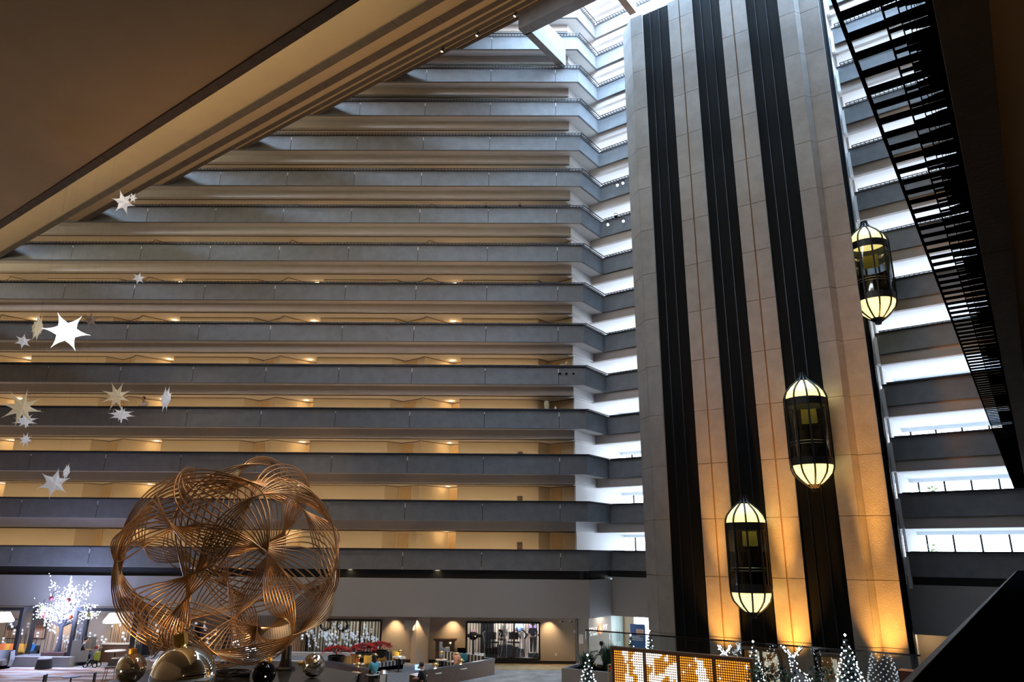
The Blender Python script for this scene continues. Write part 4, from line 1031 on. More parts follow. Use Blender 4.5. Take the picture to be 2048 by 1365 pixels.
sign = thing('wall_sign', 'white raised lettering with an orange disc on the pale shop wall', 'sign', onsw(1200, 1262) - nL * .02, ROT_D)
s0 = onsw(1200, 1262)
def sp(x, y): q = onsw(x, y); return ((q - s0).dot(dirD), -.0, q.z - s0.z)
LETW = mat('letter_white', (.95, .95, .95), .5, emit=(1, 1, 1), estr=.7)
a = sp(1186, 1266); text('word', 'STAY', .40, LETW, sign, a, (PI / 2, 0, 0)); a = sp(1210, 1260); text('word', 'FIT', .40, LETW, sign, a, (PI / 2, 0, 0)); a = sp(1188, 1272); text('small_word', 'AT HYATT', .20, LETW, sign, a, (PI / 2, 0, 0))
a = sp(1199.5, 1260); d = MB().lathe([(0, 0), (.26, 0), (.26, .03), (0, .03)], 24); d.xf(Matrix.Translation((a[0], -.0, a[2])) @ Matrix.Rotation(PI / 2, 4, 'X')); obj('disc', d, mat('disc_orange', (.9, .25, .05), .5, emit=(1, .3, .08), estr=.5), sign)
for i, (sx, sz) in enumerate(((-.05, .09), (.05, .06), (.0, .0))):
    d = MB().lathe([(0, 0), (.04, 0), (.04, .012), (0, .012)], 10); d.xf(Matrix.Translation((a[0] + sx, -.03, a[2] + sz - .02)) @ Matrix.Rotation(PI / 2, 4, 'X')); obj('disc_mark', d, LETW, sign)
q = onsw(1188, 1306); o = thing('floor_lettering', 'small dark illegible lettering low on the pale shop wall', 'lettering', q - nL * .02, ROT_D)
rr = random.Random(5); b = MB(); x = -.45
while x < .45:
    w_ = rr.uniform(.03, .07); b.box(x, x + w_ * .4, -.01, 0, 0, .10); b.box(x, x + w_, -.01, 0, rr.choice((0, .04, .08)), rr.choice((.02, .06, .10)) + .02) if False else b.box(x, x + w_, -.01, 0, .08, .10); x += w_ + .035
obj('strokes', b, BLKM, o)
q = onsw(1219, 1274); tag(obj('wall_panel', MB().box(-.05, .05, -.02, 0, -.18, .18), WHITE, None, q, ROT_D), 'slim white switch panel at the right end of the shop wall', 'panel')
# glass door and bright lobby beyond
FROST = mat('frosted_glass', (.52, .62, .56), .4, spec=.4)
dg = thing('door_1', 'frosted glass double doors of the shop with steel pull handles', 'door', (P1.x, P1.y, 0), ROT_D, None, 'structure')
m_ = (xb + xc) / 2
obj('door_leaf', MB().box(xb + .02, m_ - .01, ysw, ysw + .03, 0, 2.42), FROST, dg); obj('door_leaf', MB().box(m_ + .01, xc - .02, ysw, ysw + .03, 0, 2.42), FROST, dg)
for e in (-1, 1): obj('handle', MB().tube([(m_ + e * .14, ysw, .9), (m_ + e * .14, ysw - .07, .9), (m_ + e * .14, ysw - .07, 1.5), (m_ + e * .14, ysw, 1.5)], .022, 6), CHST, dg)
obj('frame', MB().box(xc - .02, xc + .08, ysw - .06, ysw + .08, 0, 2.50), BRASS, dg)
obj('green_panel', MB().box(xb + .1, xb + .9, ysw + .05, ysw + .06, 1.75, 2.45), mat('green_panel', (.15, .5, .22), .5, emit=(.1, .5, .2), estr=.25), dg)
band('ceiling_notch', 'ceiling of the notch entrance', ROT_R, P2, -4.6, 9, .2, 2.50, 2.60, WHITE, 4.3, cat='ceiling')
band('wall_entrance_left', 'bright white side wall inside the entrance', ROT_D, P1, xc + .1, 7.4, ysw + .35, 0, 2.5, WHITE, .1)
w = thing('window_19', 'tall bright ground-floor windows at the end of the entrance', 'window', (P2.x, P2.y, 0), ROT_R, None, 'structure')
mm = MB()
for i in range(9): mm.box(-2 + i * 1.21 - .03, -2 + i * 1.21 + .03, RD, RD + .09, .3, 2.35)
obj('mullion', mm, WHITE, w); obj('window_sill', MB().box(-3, 9, RD - .05, RD + .15, 0, .3), WHITE, w); obj('window_head', MB().box(-3, 9, RD - .05, RD + .15, 2.35, 2.62), WHITE, w)
for x, lab in ((1262, 'warm pale column left of the blue banner'),):
    q = pl(x, 1290, nR, DR + 3.0); tag(obj('trim_6', MB().box(-.45, .3, -.1, .1, 0, 2.5), mat('warm_wall', (.72, .55, .36), .8), None, (q.x, q.y, 0), ROT_R), lab, 'column', None, 'structure')
light('sign_wash', 'AREA', (onsw(1200, 1250) - nL * .45).to_2d().to_3d() + Vector((0, 0, 2.45)), 22, (1, .86, .72), .9)
q = pl(1276, 1275, nR, DR + 1.6)
o = thing('banner', 'blue upright banner with a pale picture, in the bright entrance', 'banner', (q.x, q.y, 0), ROT_R + .2)
obj('sheet', MB().box(-.46, .46, -.01, .01, .45, 1.98), mat('banner_blue', (.05, .13, .32), .6), o); obj('picture', MB().box(-.1, .38, -.02, -.01, 1.35, 1.7), mat('banner_picture', (.55, .38, .32), .6), o)
b = MB()
for z in (1.08, 1.18, 1.26): b.box(-.36, .30 - (z > 1.2) * .2, -.02, -.01, z, z + .035)
obj('text_lines', b, WHITE, o); obj('stand', MB().box(-.5, .5, -.15, .15, 0, .05).box(-.02, .02, .02, .05, .05, 1.9), STEEL, o)

# ------------------------------------------------------------------ lit dotted partition, glass screen
AMB = mat('amber_bulb', (.9, .5, .1), .4, emit=(1, .42, .035), estr=.95); WHB = mat('white_bulb', (1, 1, 1), .4, emit=(1, .96, .86), estr=1.7); PANB = mat('bulb_panel_back', (.16, .07, .015), .6)
AMBD = mat('amber_bulb_dim', (.5, .25, .08), .4, emit=(1, .45, .08), estr=.10); WHBD = mat('white_bulb_dim', (.8, .8, .7), .4, emit=(1, .9, .7), estr=.55)
MASKS = [["....ooo...oooo", "....ooo..ooooo", ".....oo..ooooo", ".....oo.oooooo", ".....o...ooooo", "......o..ooooo", "......o...oooo", "......o..ooooo", "......o..ooooo", ".....oo....ooo", ".....oooo..ooo", ".....oooo..ooo", ".....oooo...oo", ".....oooo...oo", ".....ooo....oo", ".....ooo.....o", "....oooo....oo", "....ooo.....oo"],
         ["oooooooo..o....", "ooooooo..oo....", "oooo.....oo....", "oooo.........oo", "oooo.......oooo", ".o.o......ooooo", "...o.....oooooo", "...o.....oooooo", "..oo..ooooooooo", ".oooooooo..oooo", ".ooooooo...oo.o", ".oooooo....oo..", ".ooooo.....o..o", ".oooo........oo", ".ooo.......o.oo", "..oo.........oo", "..oo........ooo", ".oo.........ooo"],
         [".......o.......", ".......oooo....", "........ooo....", "....o...ooo....", "........oooo...", ".......ooooo...", ".o.....ooooo...", "........oooo...", "........ooooo..", "........ooooo..", ".........oooo..", ".........ooo.oo", "..........ooo..", ".o........oo...", "..........oo...", ".........oooo..", "........ooo....", "........oo....."],
         ["...............", ".............o.", ".o...........o.", "..............o", "...............", "...............", "...............", ".o.............", "...............", "............o..", "...o...........", "...............", "......o.......o", "...............", "...............", "..o............", "...............", "..........o...."]]
def partition(lab, dplane, xL, xR, yT, masks, dim=False, frm=True):
    a, b = pl(xL, yT[0], nR, dplane), pl(xR, yT[1], nR, dplane); L = (b - a).length; ht = (a.z + b.z) / 2
    o = thing('lit_partition', lab, 'partition', (a.x, a.y, 0), ROT_R)
    n = len(masks); pw = (L - .12) / n; f = MB()
    f.box(0, L, -.10, .22, ht - .09, ht).box(0, .06, -.06, .2, 0, ht - .09).box(L - .06, L, -.06, .2, 0, ht - .09).box(0, L, -.06, .2, 0, .2)
    for i in range(1, n): f.box(.06 + i * pw - .05, .06 + i * pw + .05, -.06, .06, .2, ht - .09)
    obj('frame', f, WOODD, o)
    for i, mk in enumerate(masks):
        x0, x1 = .06 + i * pw + .07, .06 + (i + 1) * pw - .07; z1, z0 = ht - .15, .25
        pn = obj('bulb_panel', MB().box(x0 - .03, x1 + .03, .02, .1, z0 - .04, z1 + .05), PANB, o)
        ca, cw = MB(), MB(); nc = len(mk[0]); pt = (x1 - x0) / nc; nr = int((z1 - z0) / pt)
        for r in range(nr):
            for c in range(nc):
                w_ = mk[r % len(mk)][c] == 'o'
                (cw if w_ else ca).lathe([(.44 * pt if w_ else .36 * pt, 0), (.30 * pt, .03), (0, .045)], 7)
                k = (cw if w_ else ca); k.xf(Matrix.Translation((x0 + (c + .5) * pt, .02, z1 - (r + .5) * pt)) @ Matrix.Rotation(PI / 2, 4, 'X'), len(k.v) - 21)
        obj('amber_bulbs', ca, AMBD if dim else AMB, pn)
        if cw.v: obj('white_bulbs', cw, WHBD if dim else WHB, pn)
    return o
lp = partition('long bar partition of glowing amber and white bulbs in four brown framed panels', 31.2, 1222, 1505, (1293, 1318), MASKS)
partition('dim bulb partition seen through the glass screen, left of the light-wrapped deer', 33.9, 1482, 1560, (1293, 1300), MASKS[:2], True)
partition('dim bulb partition seen through the glass screen, between deer and tall tree', 33.9, 1634, 1690, (1306, 1310), MASKS[2:3], True)
a, b = pl(1171, 1263, nR, 33.55), pl(1840, 1306, nR, 33.55); L = (b - a).length; ht = (a.z + b.z) / 2
o = thing('glass_screen', 'long clear glass screen with a thin dark top rail before the lift tower', 'screen', (a.x, a.y, 0), ROT_R)
GS = glassmat('screen_glass', (.86, .90, .90), .1)
n = 7
for i in range(n):
    obj('glass_panel', MB().box(i * L / n + .01, (i + 1) * L / n - .01, -.006, .006, .05, ht - .05), GS, o)
obj('top_rail', MB().box(0, L, -.025, .025, ht - .06, ht), mat('rail_dark_steel', (.06, .055, .055), .25, .9), o); obj('foot_rail', MB().box(0, L, -.04, .04, 0, .06), STEEL, o)

# ------------------------------------------------------------------ planter and christmas trees
pa, pb = px(1123, 1337, .62), px(1222, 1346, .62)
rz, L = frameAt(pa, pb); 
o = thing('planter', 'large grey concrete planter left of the bulb partition', 'planter', (pa.x, pa.y, 0), rz)
obj('box', MB().box(0, L, 0, .14, 0, .62).box(0, .14, .14, 2.0, 0, .62).box(0, L, 2.26, 2.0, 0, .62).box(L - .14, L, .14, 1.86, 0, .62), PALEC, o); obj('soil', MB().box(.14, L - .14, .14, 1.86, .3, .50), BLKM, o)
def grassy(lab, p, n, h, sp, seed):
    rr = random.Random(seed); b = MB()
    for i in range(n):
        a = rr.uniform(0, 2 * PI); q = rr.random(); d = Vector((math.cos(a), math.sin(a), 0)); c = d * rr.uniform(0, sp * .4)
        hh = h * rr.uniform(.6, 1); t = c + d * sp * q + Vector((0, 0, hh)); s = Vector((-d.y, d.x, 0)) * .03; m = c + d * sp * q * .35 + Vector((0, 0, hh * .62))
        b.quad(c - s, c + s, m + s, m - s); b.quad(m - s, m + s, t)
    o = thing('grass_plant', lab, 'plant', p, 0, 'spiky plants in the grey planter'); obj('blades', b, LEAFM, o); obj('crown_base', MB().ball((0, 0, .05), .12, 8, 5, .5), LEAFM, o)
for i, (u, v, lab) in enumerate(((.9, 1.0, 'spiky green plant at the left of the grey planter'), (1.9, 1.5, 'tallest spiky green plant behind the lit tree in the grey planter'), (2.9, 1.1, 'spiky green plant in the middle of the grey planter'), (3.8, 1.5, 'spiky green plant at the right end of the grey planter'))):
    if u > L - .3: u = L - .45
    q = pa + Vector((math.cos(rz) * u - math.sin(rz) * v, math.sin(rz) * u + math.cos(rz) * v, 0)); grassy(lab, (q.x, q.y, .50), 110, (.9, 1.35, 1.0, .9)[i], .7, i)
def bauble(lab, x, y, h, r, m, name='bauble'):
    p = px(x, y, h); o = thing(name, lab, 'ornament', p, 0, 'baubles'); obj('ball', MB().ball((0, 0, 0), r, 14, 9), m, o, smooth=True); obj('cap', MB().lathe([(r * .22, r * .95), (r * .22, r * 1.2), (0, r * 1.22)], 8), GOLDM, o)
bauble('gold bauble in the grey planter', 1187, 1332, .66, .15, mat('bauble_gold', (.8, .5, .12), .15, 1.0)); bauble('purple bauble in the grey planter', 1163, 1330, .62, .13, mat('bauble_purple', (.25, .08, .2), .2, .8)); bauble('red bauble beside the bulb partition frame', 1222, 1338, .75, .08, mat('bauble_red', (.6, .03, .03), .2, .6))
def xtree(lab, x, ytop, dplane, h, rad, seed, nl=110, z0=0.0):
    p = pl(x, ytop, nR, dplane); top = p.z; h = top - z0 if h is None else h
    rr = random.Random(seed); o = thing('christmas_tree', lab, 'christmas tree', (p.x, p.y, top - h), rr.random(), 'lit christmas trees')
    obj('trunk', MB().lathe([(.06, 0), (.05, h * .5), (.01, h * .97), (0, h * .97)], 8), WOODD, o)
    b = MB(); tiers = int(9 + h * 3)
    for t in range(tiers):
        f = t / tiers; z = h * (.10 + .88 * f); r = rad * (1 - f) ** .85 + .05
        nb = int(8 + 16 * (1 - f))
        for i in range(nb):
            a = 2 * PI * (i + rr.random() * .6) / nb; d = Vector((math.cos(a), math.sin(a), 0)); L = r * rr.uniform(.75, 1.08)
            c = Vector((0, 0, z + .04)); s = Vector((-d.y, d.x, 0)) * (.06 + L * .10); e = c + d * L + Vector((0, 0, -.22 * L)); m = c + d * L * .55
            u = Vector((0, 0, .035))
            b.quad(c, m + s, e, m + u); b.quad(c, m + u, e, m - s)
    obj('branches', b, FIRM, o)['kind'] = 'stuff'
    l = MB()
    for i in range(nl):
        f = (i + .5) / nl; a = i * 2.4; f2 = 1 - math.sqrt(1 - f); r = (rad * (1 - f2) ** .85 + .03) * rr.uniform(.85, 1.02)
        l.oct((r * math.cos(a), r * math.sin(a), h * (.10 + .87 * f2) - .1 * r), .034)
    obj('string_lights', l, LED, o)['kind'] = 'stuff'
    if rr: obj('tree_topper', MB().oct((0, 0, h + .02), .06), LED, o)
    return o
xtree('lit christmas tree in front of the grey planter, left of the bulb partition', 1175, 1312, 30.4, 2.1, .55, 1, 95)
xtree('small lit christmas tree behind the partition in front of the bright entrance', 1261, 1272, 34.5, 2.3, .50, 2, 60)
xtree('lit christmas tree just right of the blue banner, before the tower foot', 1298, 1264, 34.4, 2.5, .50, 3, 70)
xtree('lit christmas tree beyond the right end of the bulb partition', 1506, 1285, 32.4, 2.6, .55, 4, 130)
xtree('tallest lit christmas tree, before the last black shaft of the tower', 1690, 1272, 30.6, 3.0, .78, 5, 230)
def deer(lab, x, ytop, dplane, ht, rz, seed, lying=False):
    p = pl(x, ytop, nR, dplane); rr = random.Random(seed); s = ht / 2.1
    o = thing('light_deer', lab, 'deer figure', (p.x, p.y, p.z - ht), rz, 'light-wrapped deer')
    def P(x, y, z): return Vector((x, y, z)) * s
    DM = mat('wire_deer_dark', (.05, .045, .045), .8)
    body = [(P(-.55, 0, .95), .20 * s), (P(-.2, 0, 1.0), .22 * s), (P(.2, 0, 1.02), .22 * s), (P(.45, 0, 1.1), .17 * s), (P(.58, 0, 1.42), .10 * s), (P(.66, 0, 1.66), .10 * s), (P(.86, 0, 1.62), .06 * s)]
    e = [(i, i + 1) for i in range(6)]
    for lx, ly in ((-.52, .12), (-.50, -.12), (.36, .12), (.40, -.12)):
        b = len(body); k = 0 if lx < 0 else 2
        zz = (.55, .28, .02) if not lying else (.8, .75, .72)
        body += [(P(lx - (.1 if lx < 0 else 0), ly, zz[0]), .07 * s), (P(lx + (.03 if lx < 0 else .02), ly, zz[1]), .045 * s), (P(lx, ly, zz[2]), .04 * s)]
        e += [(k, b), (b, b + 1), (b + 1, b + 2)]
    skinobj('body', body, e, DM, o)
    an = MB()
    for q in (-1, 1):
        an.tube([P(.62, q * .05, 1.74), P(.52, q * .22, 1.9), P(.62, q * .36, 2.1)], .022 * s, 5); an.tube([P(.52, q * .22, 1.9), P(.40, q * .30, 2.04)], .018 * s, 5); an.tube([P(.55, q * .27, 1.98), P(.74, q * .30, 2.06)], .018 * s, 5)
    obj('antlers', an, DM, o)
    l = MB()
    for i in range(260):
        k = rr.randrange(len(e)); a, b = body[e[k][0]], body[e[k][1]]; t = rr.random(); c = a[0].lerp(b[0], t); r = (a[1] * (1 - t) + b[1] * t) * 1.35
        v = Vector((rr.gauss(0, 1), rr.gauss(0, 1), rr.gauss(0, 1))).normalized(); l.oct(tuple(c + v * r), .026)
    for i in range(70):
        q = rr.choice((-1, 1)); t = rr.random(); c = P(.62, q * .05, 1.74).lerp(P(.6, q * .34, 2.08), t); l.oct(tuple(c + Vector((rr.gauss(0, .03), rr.gauss(0, .03), rr.gauss(0, .03)))), .026)
    obj('string_lights', l, LED, o)['kind'] = 'stuff'
deer('standing light-wrapped deer with antlers before the orange tower pier', 1597, 1296, 31.2, 2.35, ROT_R + 2.2, 1)
deer('light-wrapped deer peeping over the bulb partition', 1468, 1294, 32.4, 2.1, ROT_R + 2.6, 2)
for i, (x, y, lab) in enumerate(((1562, 1355, 'dark green shrub below the light-wrapped deer'), (1648, 1352, 'dark green shrub between deer and tallest tree'), (1522, 1350, 'dark green shrub right of the bulb partition'))):
    p = px(x, y, 1.0) if False else pl(x, y, nR, 30.2); rr = random.Random(i); b = MB(); hh = max(p.z + .35, .8)
    for j in range(260):
        a = rr.uniform(0, 2 * PI); q = math.sqrt(rr.random()) * .55; c = Vector((q * math.cos(a), q * math.sin(a), hh * rr.uniform(.35, 1) * (1 - q * q * .45))); d = Vector((rr.gauss(0, 1), rr.gauss(0, 1), rr.gauss(.4, 1))).normalized() * .2; s = d.cross(Vector((.3, .2, .9))).normalized() * .05
        b.quad(c, c + d * .5 + s, c + d, c + d * .5 - s)
    o = thing('shrub', lab, 'shrub', (p.x, p.y, 0), 0, 'shrubs before the tower'); obj('leaves', b, LEAFM, o); obj('stem', MB().lathe([(.05, 0), (.03, hh * .7), (0, hh * .7)], 6), WOODD, o)
# string lights on the tower foot and little crate
p = px(1238, 1333, .95)
o = thing('bar_trolley', 'tall thin wooden frame table at the left end of the bulb partition', 'table', (p.x - .1, p.y + .2, 0), ROT_R)
WL = mat('light_wood', (.42, .30, .18), .5)
obj('top', MB().box(-.32, .32, -.25, .25, .95, .99), WL, o)
for e in (-1, 1):
    for f in (-1, 1): obj('leg', MB().box(e * .30 - .02, e * .30 + .02, f * .23 - .02, f * .23 + .02, 0, .95), WL, o)
obj('brace', MB().bar((-.3, -.23, .85), (.3, -.23, .3), .03), WL, o)
p = px(1243, 1356, .5); o = thing('folded_parasol', 'cream cloth bundle leaning by the bulb partition', 'bundle', (p.x, p.y, 0), 0); obj('cloth', MB().lathe([(.22, 0), (.20, .4), (.10, .8), (.03, .95), (0, .95)], 10), mat('cream_cloth', (.55, .46, .30), .9), o); obj('tie', MB().lathe([(.13, .70), (.14, .73), (.12, .76)], 10), WOODD, o)
person('person in grey leaning on a rail in the planter greenery', px(1197, 1343, .62) + Vector((.6, 1.9, -.62)), .9, LEAN, GREYC, BLKC, HAIRD)
p = pl(1848, 1344, nR, 29.5); tag(obj('wood_counter', MB().box(-.75, .9, -.3, .3, 0, p.z), mat('red_wood', (.16, .06, .035), .4, var=.2, vscale=4), None, (p.x, p.y, 0), ROT_R), 'reddish wooden counter end beside the black ledge', 'counter')
p = px(1610, 1362, 1.9)
# warm niche under the right-hand wall
band('wall_right_low', 'lit tan wall under the right-hand galleries', ROT_R, P2, 9.0, 50, 1.6, 0, 2.5, TANW, .2)
band('ceiling_right', 'low ceiling under the right-hand galleries', ROT_R, P2, 9.0, 50, .2, 2.50, 2.6, PLAST, 1.5, cat='ceiling')
q = pl(1856, 1285, nR, DR + .8); light('niche_lamp', 'POINT', (q.x, q.y, 2.35), 14, WARM, .1)
# potted plants behind the right-hand galleries
for k, x, y, lab in ((0, 1863, 1095, 'green potted plant in the lowest right-hand gallery window'), (1, 1852, 982, 'small green potted plant in the second right-hand gallery window'), (1, 1864, 980, 'second small green potted plant in the second right-hand gallery window')):
    q = pl(x, y, nR, DR + 2.6); rr = random.Random(x); b = MB(); z0 = ZB(k) + .22; hh = q.z - z0 + .12
    for j in range(26 if k == 0 else 9):
        a = rr.uniform(0, 2 * PI); c = Vector((.16 * math.cos(a), .16 * math.sin(a), hh - rr.uniform(.0, .45))); d = Vector((math.cos(a), math.sin(a), rr.uniform(-.2, .6))) * .26; s = Vector((-math.sin(a), math.cos(a), .1)) * .11
        b.quad(c, c + d * .5 + s, c + d, c + d * .5 - s)
    o = thing('potted_plant', lab, 'plant', (q.x, q.y, z0), 0, 'plants in the gallery windows'); obj('leaves', b, mat('bright_leaf', (.22, .42, .06), .5), o); obj('pot', MB().lathe([(0, 0), (.16, 0), (.20, .35), (0, .35)], 10), WHITE, o); obj('stem', MB().tube([(0, 0, .3), (0, 0, hh - .2)], .02, 5), LEAFM, o)

# ------------------------------------------------------------------ left lounge: pergolas, tree of lights, seats
FRM = mat('pergola_black', (.02, .021, .026), .45)
def pergola(lab, xl, xr, yf, yr, ht):
    """rectangular black frame pavilion with cords and a slatted roof"""
    a = Vector((xl, yf, 0)); o = thing('pergola', lab, 'pergola', a, 0, 'black pergolas in the lounge'); W, Dp = xr - xl, yr - yf
    for x in (0, W):
        for y in (0, Dp): obj('post', MB().box(x - .09, x + .09, y - .09, y + .09, 0, ht), FRM, o)
    obj('front_beam', MB().box(-.09, W + .09, -.07, .07, ht, ht + .16), FRM, o); obj('rear_beam', MB().box(-.09, W + .09, Dp - .07, Dp + .07, ht, ht + .16), FRM, o)
    for x in (0, W): obj('side_beam', MB().box(x - .07, x + .07, 0, Dp, ht, ht + .16), FRM, o)
    s = MB(); n = 6
    for i in range(n): y = .12 + i * (Dp - .24) / n; s.box(.07, W - .07, y, y + .16, ht + .1, ht + .14)
    obj('roof_slats', s, mat('roof_slat_tan', (.40, .34, .27), .7), o)
    for x in (0, W):
        c = MB()
        for i in range(16): y = .1 + i * (Dp - .2) / 15; c.bar((x, y, ht), (x, .08 + (Dp - .2) * i / 22, ht - .5 - 1.6 * i / 16), .012)
        obj('side_cords', c, FRM, o)
    obj('post_box', MB().box(-.3, .3, -.3, .3, 0, .42), FRM, o); obj('post_box', MB().box(W - .3, W + .3, -.3, .3, 0, .42), FRM, o)
    return o
YF, YR = 41.65, 42.8
zp = pdepth(100, 1216, YF).z
def X(x, y, d): return pdepth(x, y, d).x
pergola('black frame pergola at the far left, cut by the frame', X(38, 1262, YF) - 4.0, X(38, 1262, YF), YF, YR, zp - .16)
pergola('black frame pergola left of the bronze globe', X(147, 1262, YF), X(268, 1262, YF), YF, YR, zp - .16)
def pendant(lab, x, y, d):
    p = pdepth(x, y, d); o = thing('pendant_lamp', lab, 'lamp', p, 0, 'white pendant lamps'); 
    obj('shade', MB().lathe([(.30, .28), (.56, -.12), (.54, -.22), (.50, -.22), (.52, -.12), (.27, .26), (0, .28), (.30, .28)], 20), mat('pendant_shade', (.9, .88, .85), .7, emit=(1, .93, .84), estr=1.5), o)
    obj('cord', MB().tube([(0, 0, .28), (0, 0, zp - .05 - p.z)], .012, 5), BLKM, o)
    light('pendant_glow', 'POINT', (p.x, p.y, p.z - .32), 60, (1, .86, .68), .2)
pendant('white pendant lamp under the far left pergola', 6, 1236, 42.0); pendant('white pendant lamp under the pergola left of the bronze globe', 229, 1238, 42.0)
# tree of lights
tp = Vector((X(118, 1285, 42.05), 42.05, .66)); ttop = pdepth(132, 1154, 42.05).z
o = thing('light_tree', 'bare tree covered in white glowing blossoms, between the pergolas', 'tree', tp, 0)
hT = ttop - tp.z; rr = random.Random(11)
obj('trunk', MB().tube([(0, 0, 0), (.04, 0, .5), (.0, 0, hT * .28), (.05, 0, hT * .42)], [.16, .11, .09, .08], 8), mat('bark_dark', (.05, .05, .06), .8), o)
br, bl = MB(), MB()
for i in range(16):
    a = 2 * PI * i / 16 + rr.random() * .4; L = rr.uniform(1.0, 2.0); up = rr.uniform(.15, .8)
    if i % 4 == 0: L *= .7; up = rr.uniform(1.2, 1.9)
    c = Vector((.03, 0, hT * rr.uniform(.30, .42))); pts = [c]
    for t in (.35, .7, 1): pts.append(c + Vector((math.cos(a) * L * t, math.sin(a) * L * t * .42, up * t ** .8 + hT * .16 * t)))
    br.tube(pts, [.05, .035, .022, .01], 5)
    for j in range(62):
        t = .22 + .8 * rr.random() ** .8; k = min(2, int(t * 3)); q = pts[k].lerp(pts[k + 1], min(1, t * 3 - k)); q = q + Vector((rr.gauss(0, .17), rr.gauss(0, .10), rr.gauss(0, .15) + .08 - .28 * rr.random() * t))
        bl.oct(tuple(q), rr.uniform(.022, .042))
for j in range(120):
    t = rr.random(); q = Vector((.05 + rr.gauss(0, .26 * (1 - t)), rr.gauss(0, .14 * (1 - t)), hT * (.45 + .55 * t))); bl.oct(tuple(q), .034)
obj('branches', br, MATS['bark_dark'], o); w_ = obj('blossoms', bl, LEDB, o); w_['kind'] = 'stuff'
light('tree_glow', 'POINT', tp + Vector((0, -1.0, hT * .55)), 1100, (.48, .58, 1), .8)
for x, y, c, lab in ((103, 1198, (.10, .01, .02), 'dark red ball hanging at the left of the tree of lights'), (137, 1201, (.12, .02, .02), 'dark red ball hanging at the middle of the tree of lights'), (84, 1216, (.30, .36, .12), 'olive green ball hanging low at the left of the tree of lights'), (88, 1231, (.40, .02, .05), 'crimson ball hanging lowest at the left of the tree of lights'), (141, 1234, (.70, .10, .04), 'orange-red ball hanging by the pergola post'), (176, 1230, (.62, .58, .25), 'pale yellow ball hanging at the right of the tree of lights'), (134, 1234, (.6, .62, .7), 'silvery white ball hanging by the trunk of the tree of lights')):
    p = pdepth(x, y, 41.72); o = thing('hanging_ball', lab, 'ornament', p, 0, 'balls on the tree of lights'); obj('ball', MB().ball((0, 0, 0), .13, 12, 8), mat('ball_%d' % x + '_%d' % y, c, .4), o, smooth=True); obj('loop', MB().tube([(0, 0, .12), (0, .04, .22), (0, .16, .42)], .01, 4), BLKM, o)
obj_ = MB().prism([(-.62, -.42), (.62, -.42), (.62, .42), (-.62, .42)], 0, .66); pt = thing('tree_planter', 'rust brown planter box at the foot of the tree of lights', 'planter', (tp.x, tp.y, 0), 0); obj('box', obj_, mat('rust_wood', (.10, .05, .04), .6, var=.3, vscale=4), pt)
# low stone bed with gravel
a = px(28, 1332, 0); b = px(134, 1333, 0); bx0, bx1, by = a.x, X(140, 1320, 41.2), 41.15
gb = thing('stone_bed', 'long low pale stone bed filled with grey gravel, before the tree of lights', 'planter', (bx0, by, 0), 0); W = bx1 - bx0
obj('kerb', MB().box(0, W, 0, .35, 0, .50), PALEC, gb); gv = obj('gravel', MB().box(0, W, .35, .5, 0, .47).box(0, tp.x - .66 - bx0, .5, 1.5, 0, .47).box(tp.x + .66 - bx0, W, .5, 1.5, 0, .47), GRAV, gb); gv['kind'] = 'stuff'
a = px(388, 1322, .3)
gb = thing('stone_bed', 'wide white stone bed filled with gravel, behind the bronze globe', 'planter', (-19.6, 40.3, 0), 0)
obj('kerb', MB().box(0, 11.6, 0, .3, 0, .52).box(11.0, 11.6, .3, 2.9, 0, .52).box(0, 11.6, 2.6, 2.9, 0, .62), mat('white_stone', (.62, .60, .60), .6), gb); gv = obj('gravel', MB().box(0, 11.0, .3, 2.6, 0, .44), GRAV, gb); gv['kind'] = 'stuff'
# bubble light reeds
BUB = mat('bubble_glass', (.75, .78, .85), .08, .6, emit=(.9, .93, 1), estr=.36)
def reed_meshes():
    rr = random.Random(21); out = []
    for v in range(5):
        h = (1.5, 1.75, 1.3, 1.9, 1.1)[v]; s = MB(); g = MB()
        for q in range(1 + v % 3):
            x = (q - .5) * .12; hh = h - .28 * q
            s.tube([(x, 0, 0), (x + .03, 0, hh)], .012, 4); g.ball((x + .03, 0, hh), .075, 8, 6); 
            if q == 0: g.ball((x + .03, 0, hh - .17), .07, 8, 6)
        a, b = s.mesh('stem'), g.mesh('globes', True); a.materials.append(BLKM); b.materials.append(BUB); out.append((a, b))
    return out
RM = reed_meshes(); rr = random.Random(9)
spots = [(8 + i * 10.8 + rr.uniform(-3, 3), 43.45 + rr.uniform(-.1, .25)) for i in range(40)] + [(596 + i * 9, 43.4 + rr.uniform(-.2, .2)) for i in range(3)]
for i, (x, d) in enumerate(spots):
    X0 = X(x, 1280, d); o = thing('bubble_reed', 'slim dark stem topped with clear glowing glass bubbles, along the lounge wall', 'light', (X0, d, .0), rr.uniform(-.4, .4), 'bubble lights along the lounge wall')
    m = RM[rr.randrange(5)]; obj('stem', m[0], None, o); obj('globes', m[1], None, o); o.scale = (1, 1, rr.uniform(.95, 1.2))
for i in range(46):
    x = 618 + (i * 37 % 138); q = pl(x, 1280, nA, DA + 1.5 + (i * 7 % 13) * .1); o = thing('bubble_reed', 'slim dark stem topped with glass bubbles inside the barred bubble-lamp room', 'light', (q.x, q.y, 0), rr.uniform(-.5, .5), 'bubble lights inside the barred room')
    m = RM[rr.randrange(5)]; obj('stem', m[0], None, o); obj('globes', m[1], None, o); o.scale = (1, 1, rr.uniform(.75, 1.12))
for x in (650, 720): q = pl(x, 1250, nA, DA + 2.6); light('bubble_room_lamp', 'POINT', (q.x, q.y, 2.3), 70, (1, .9, .74), .12)
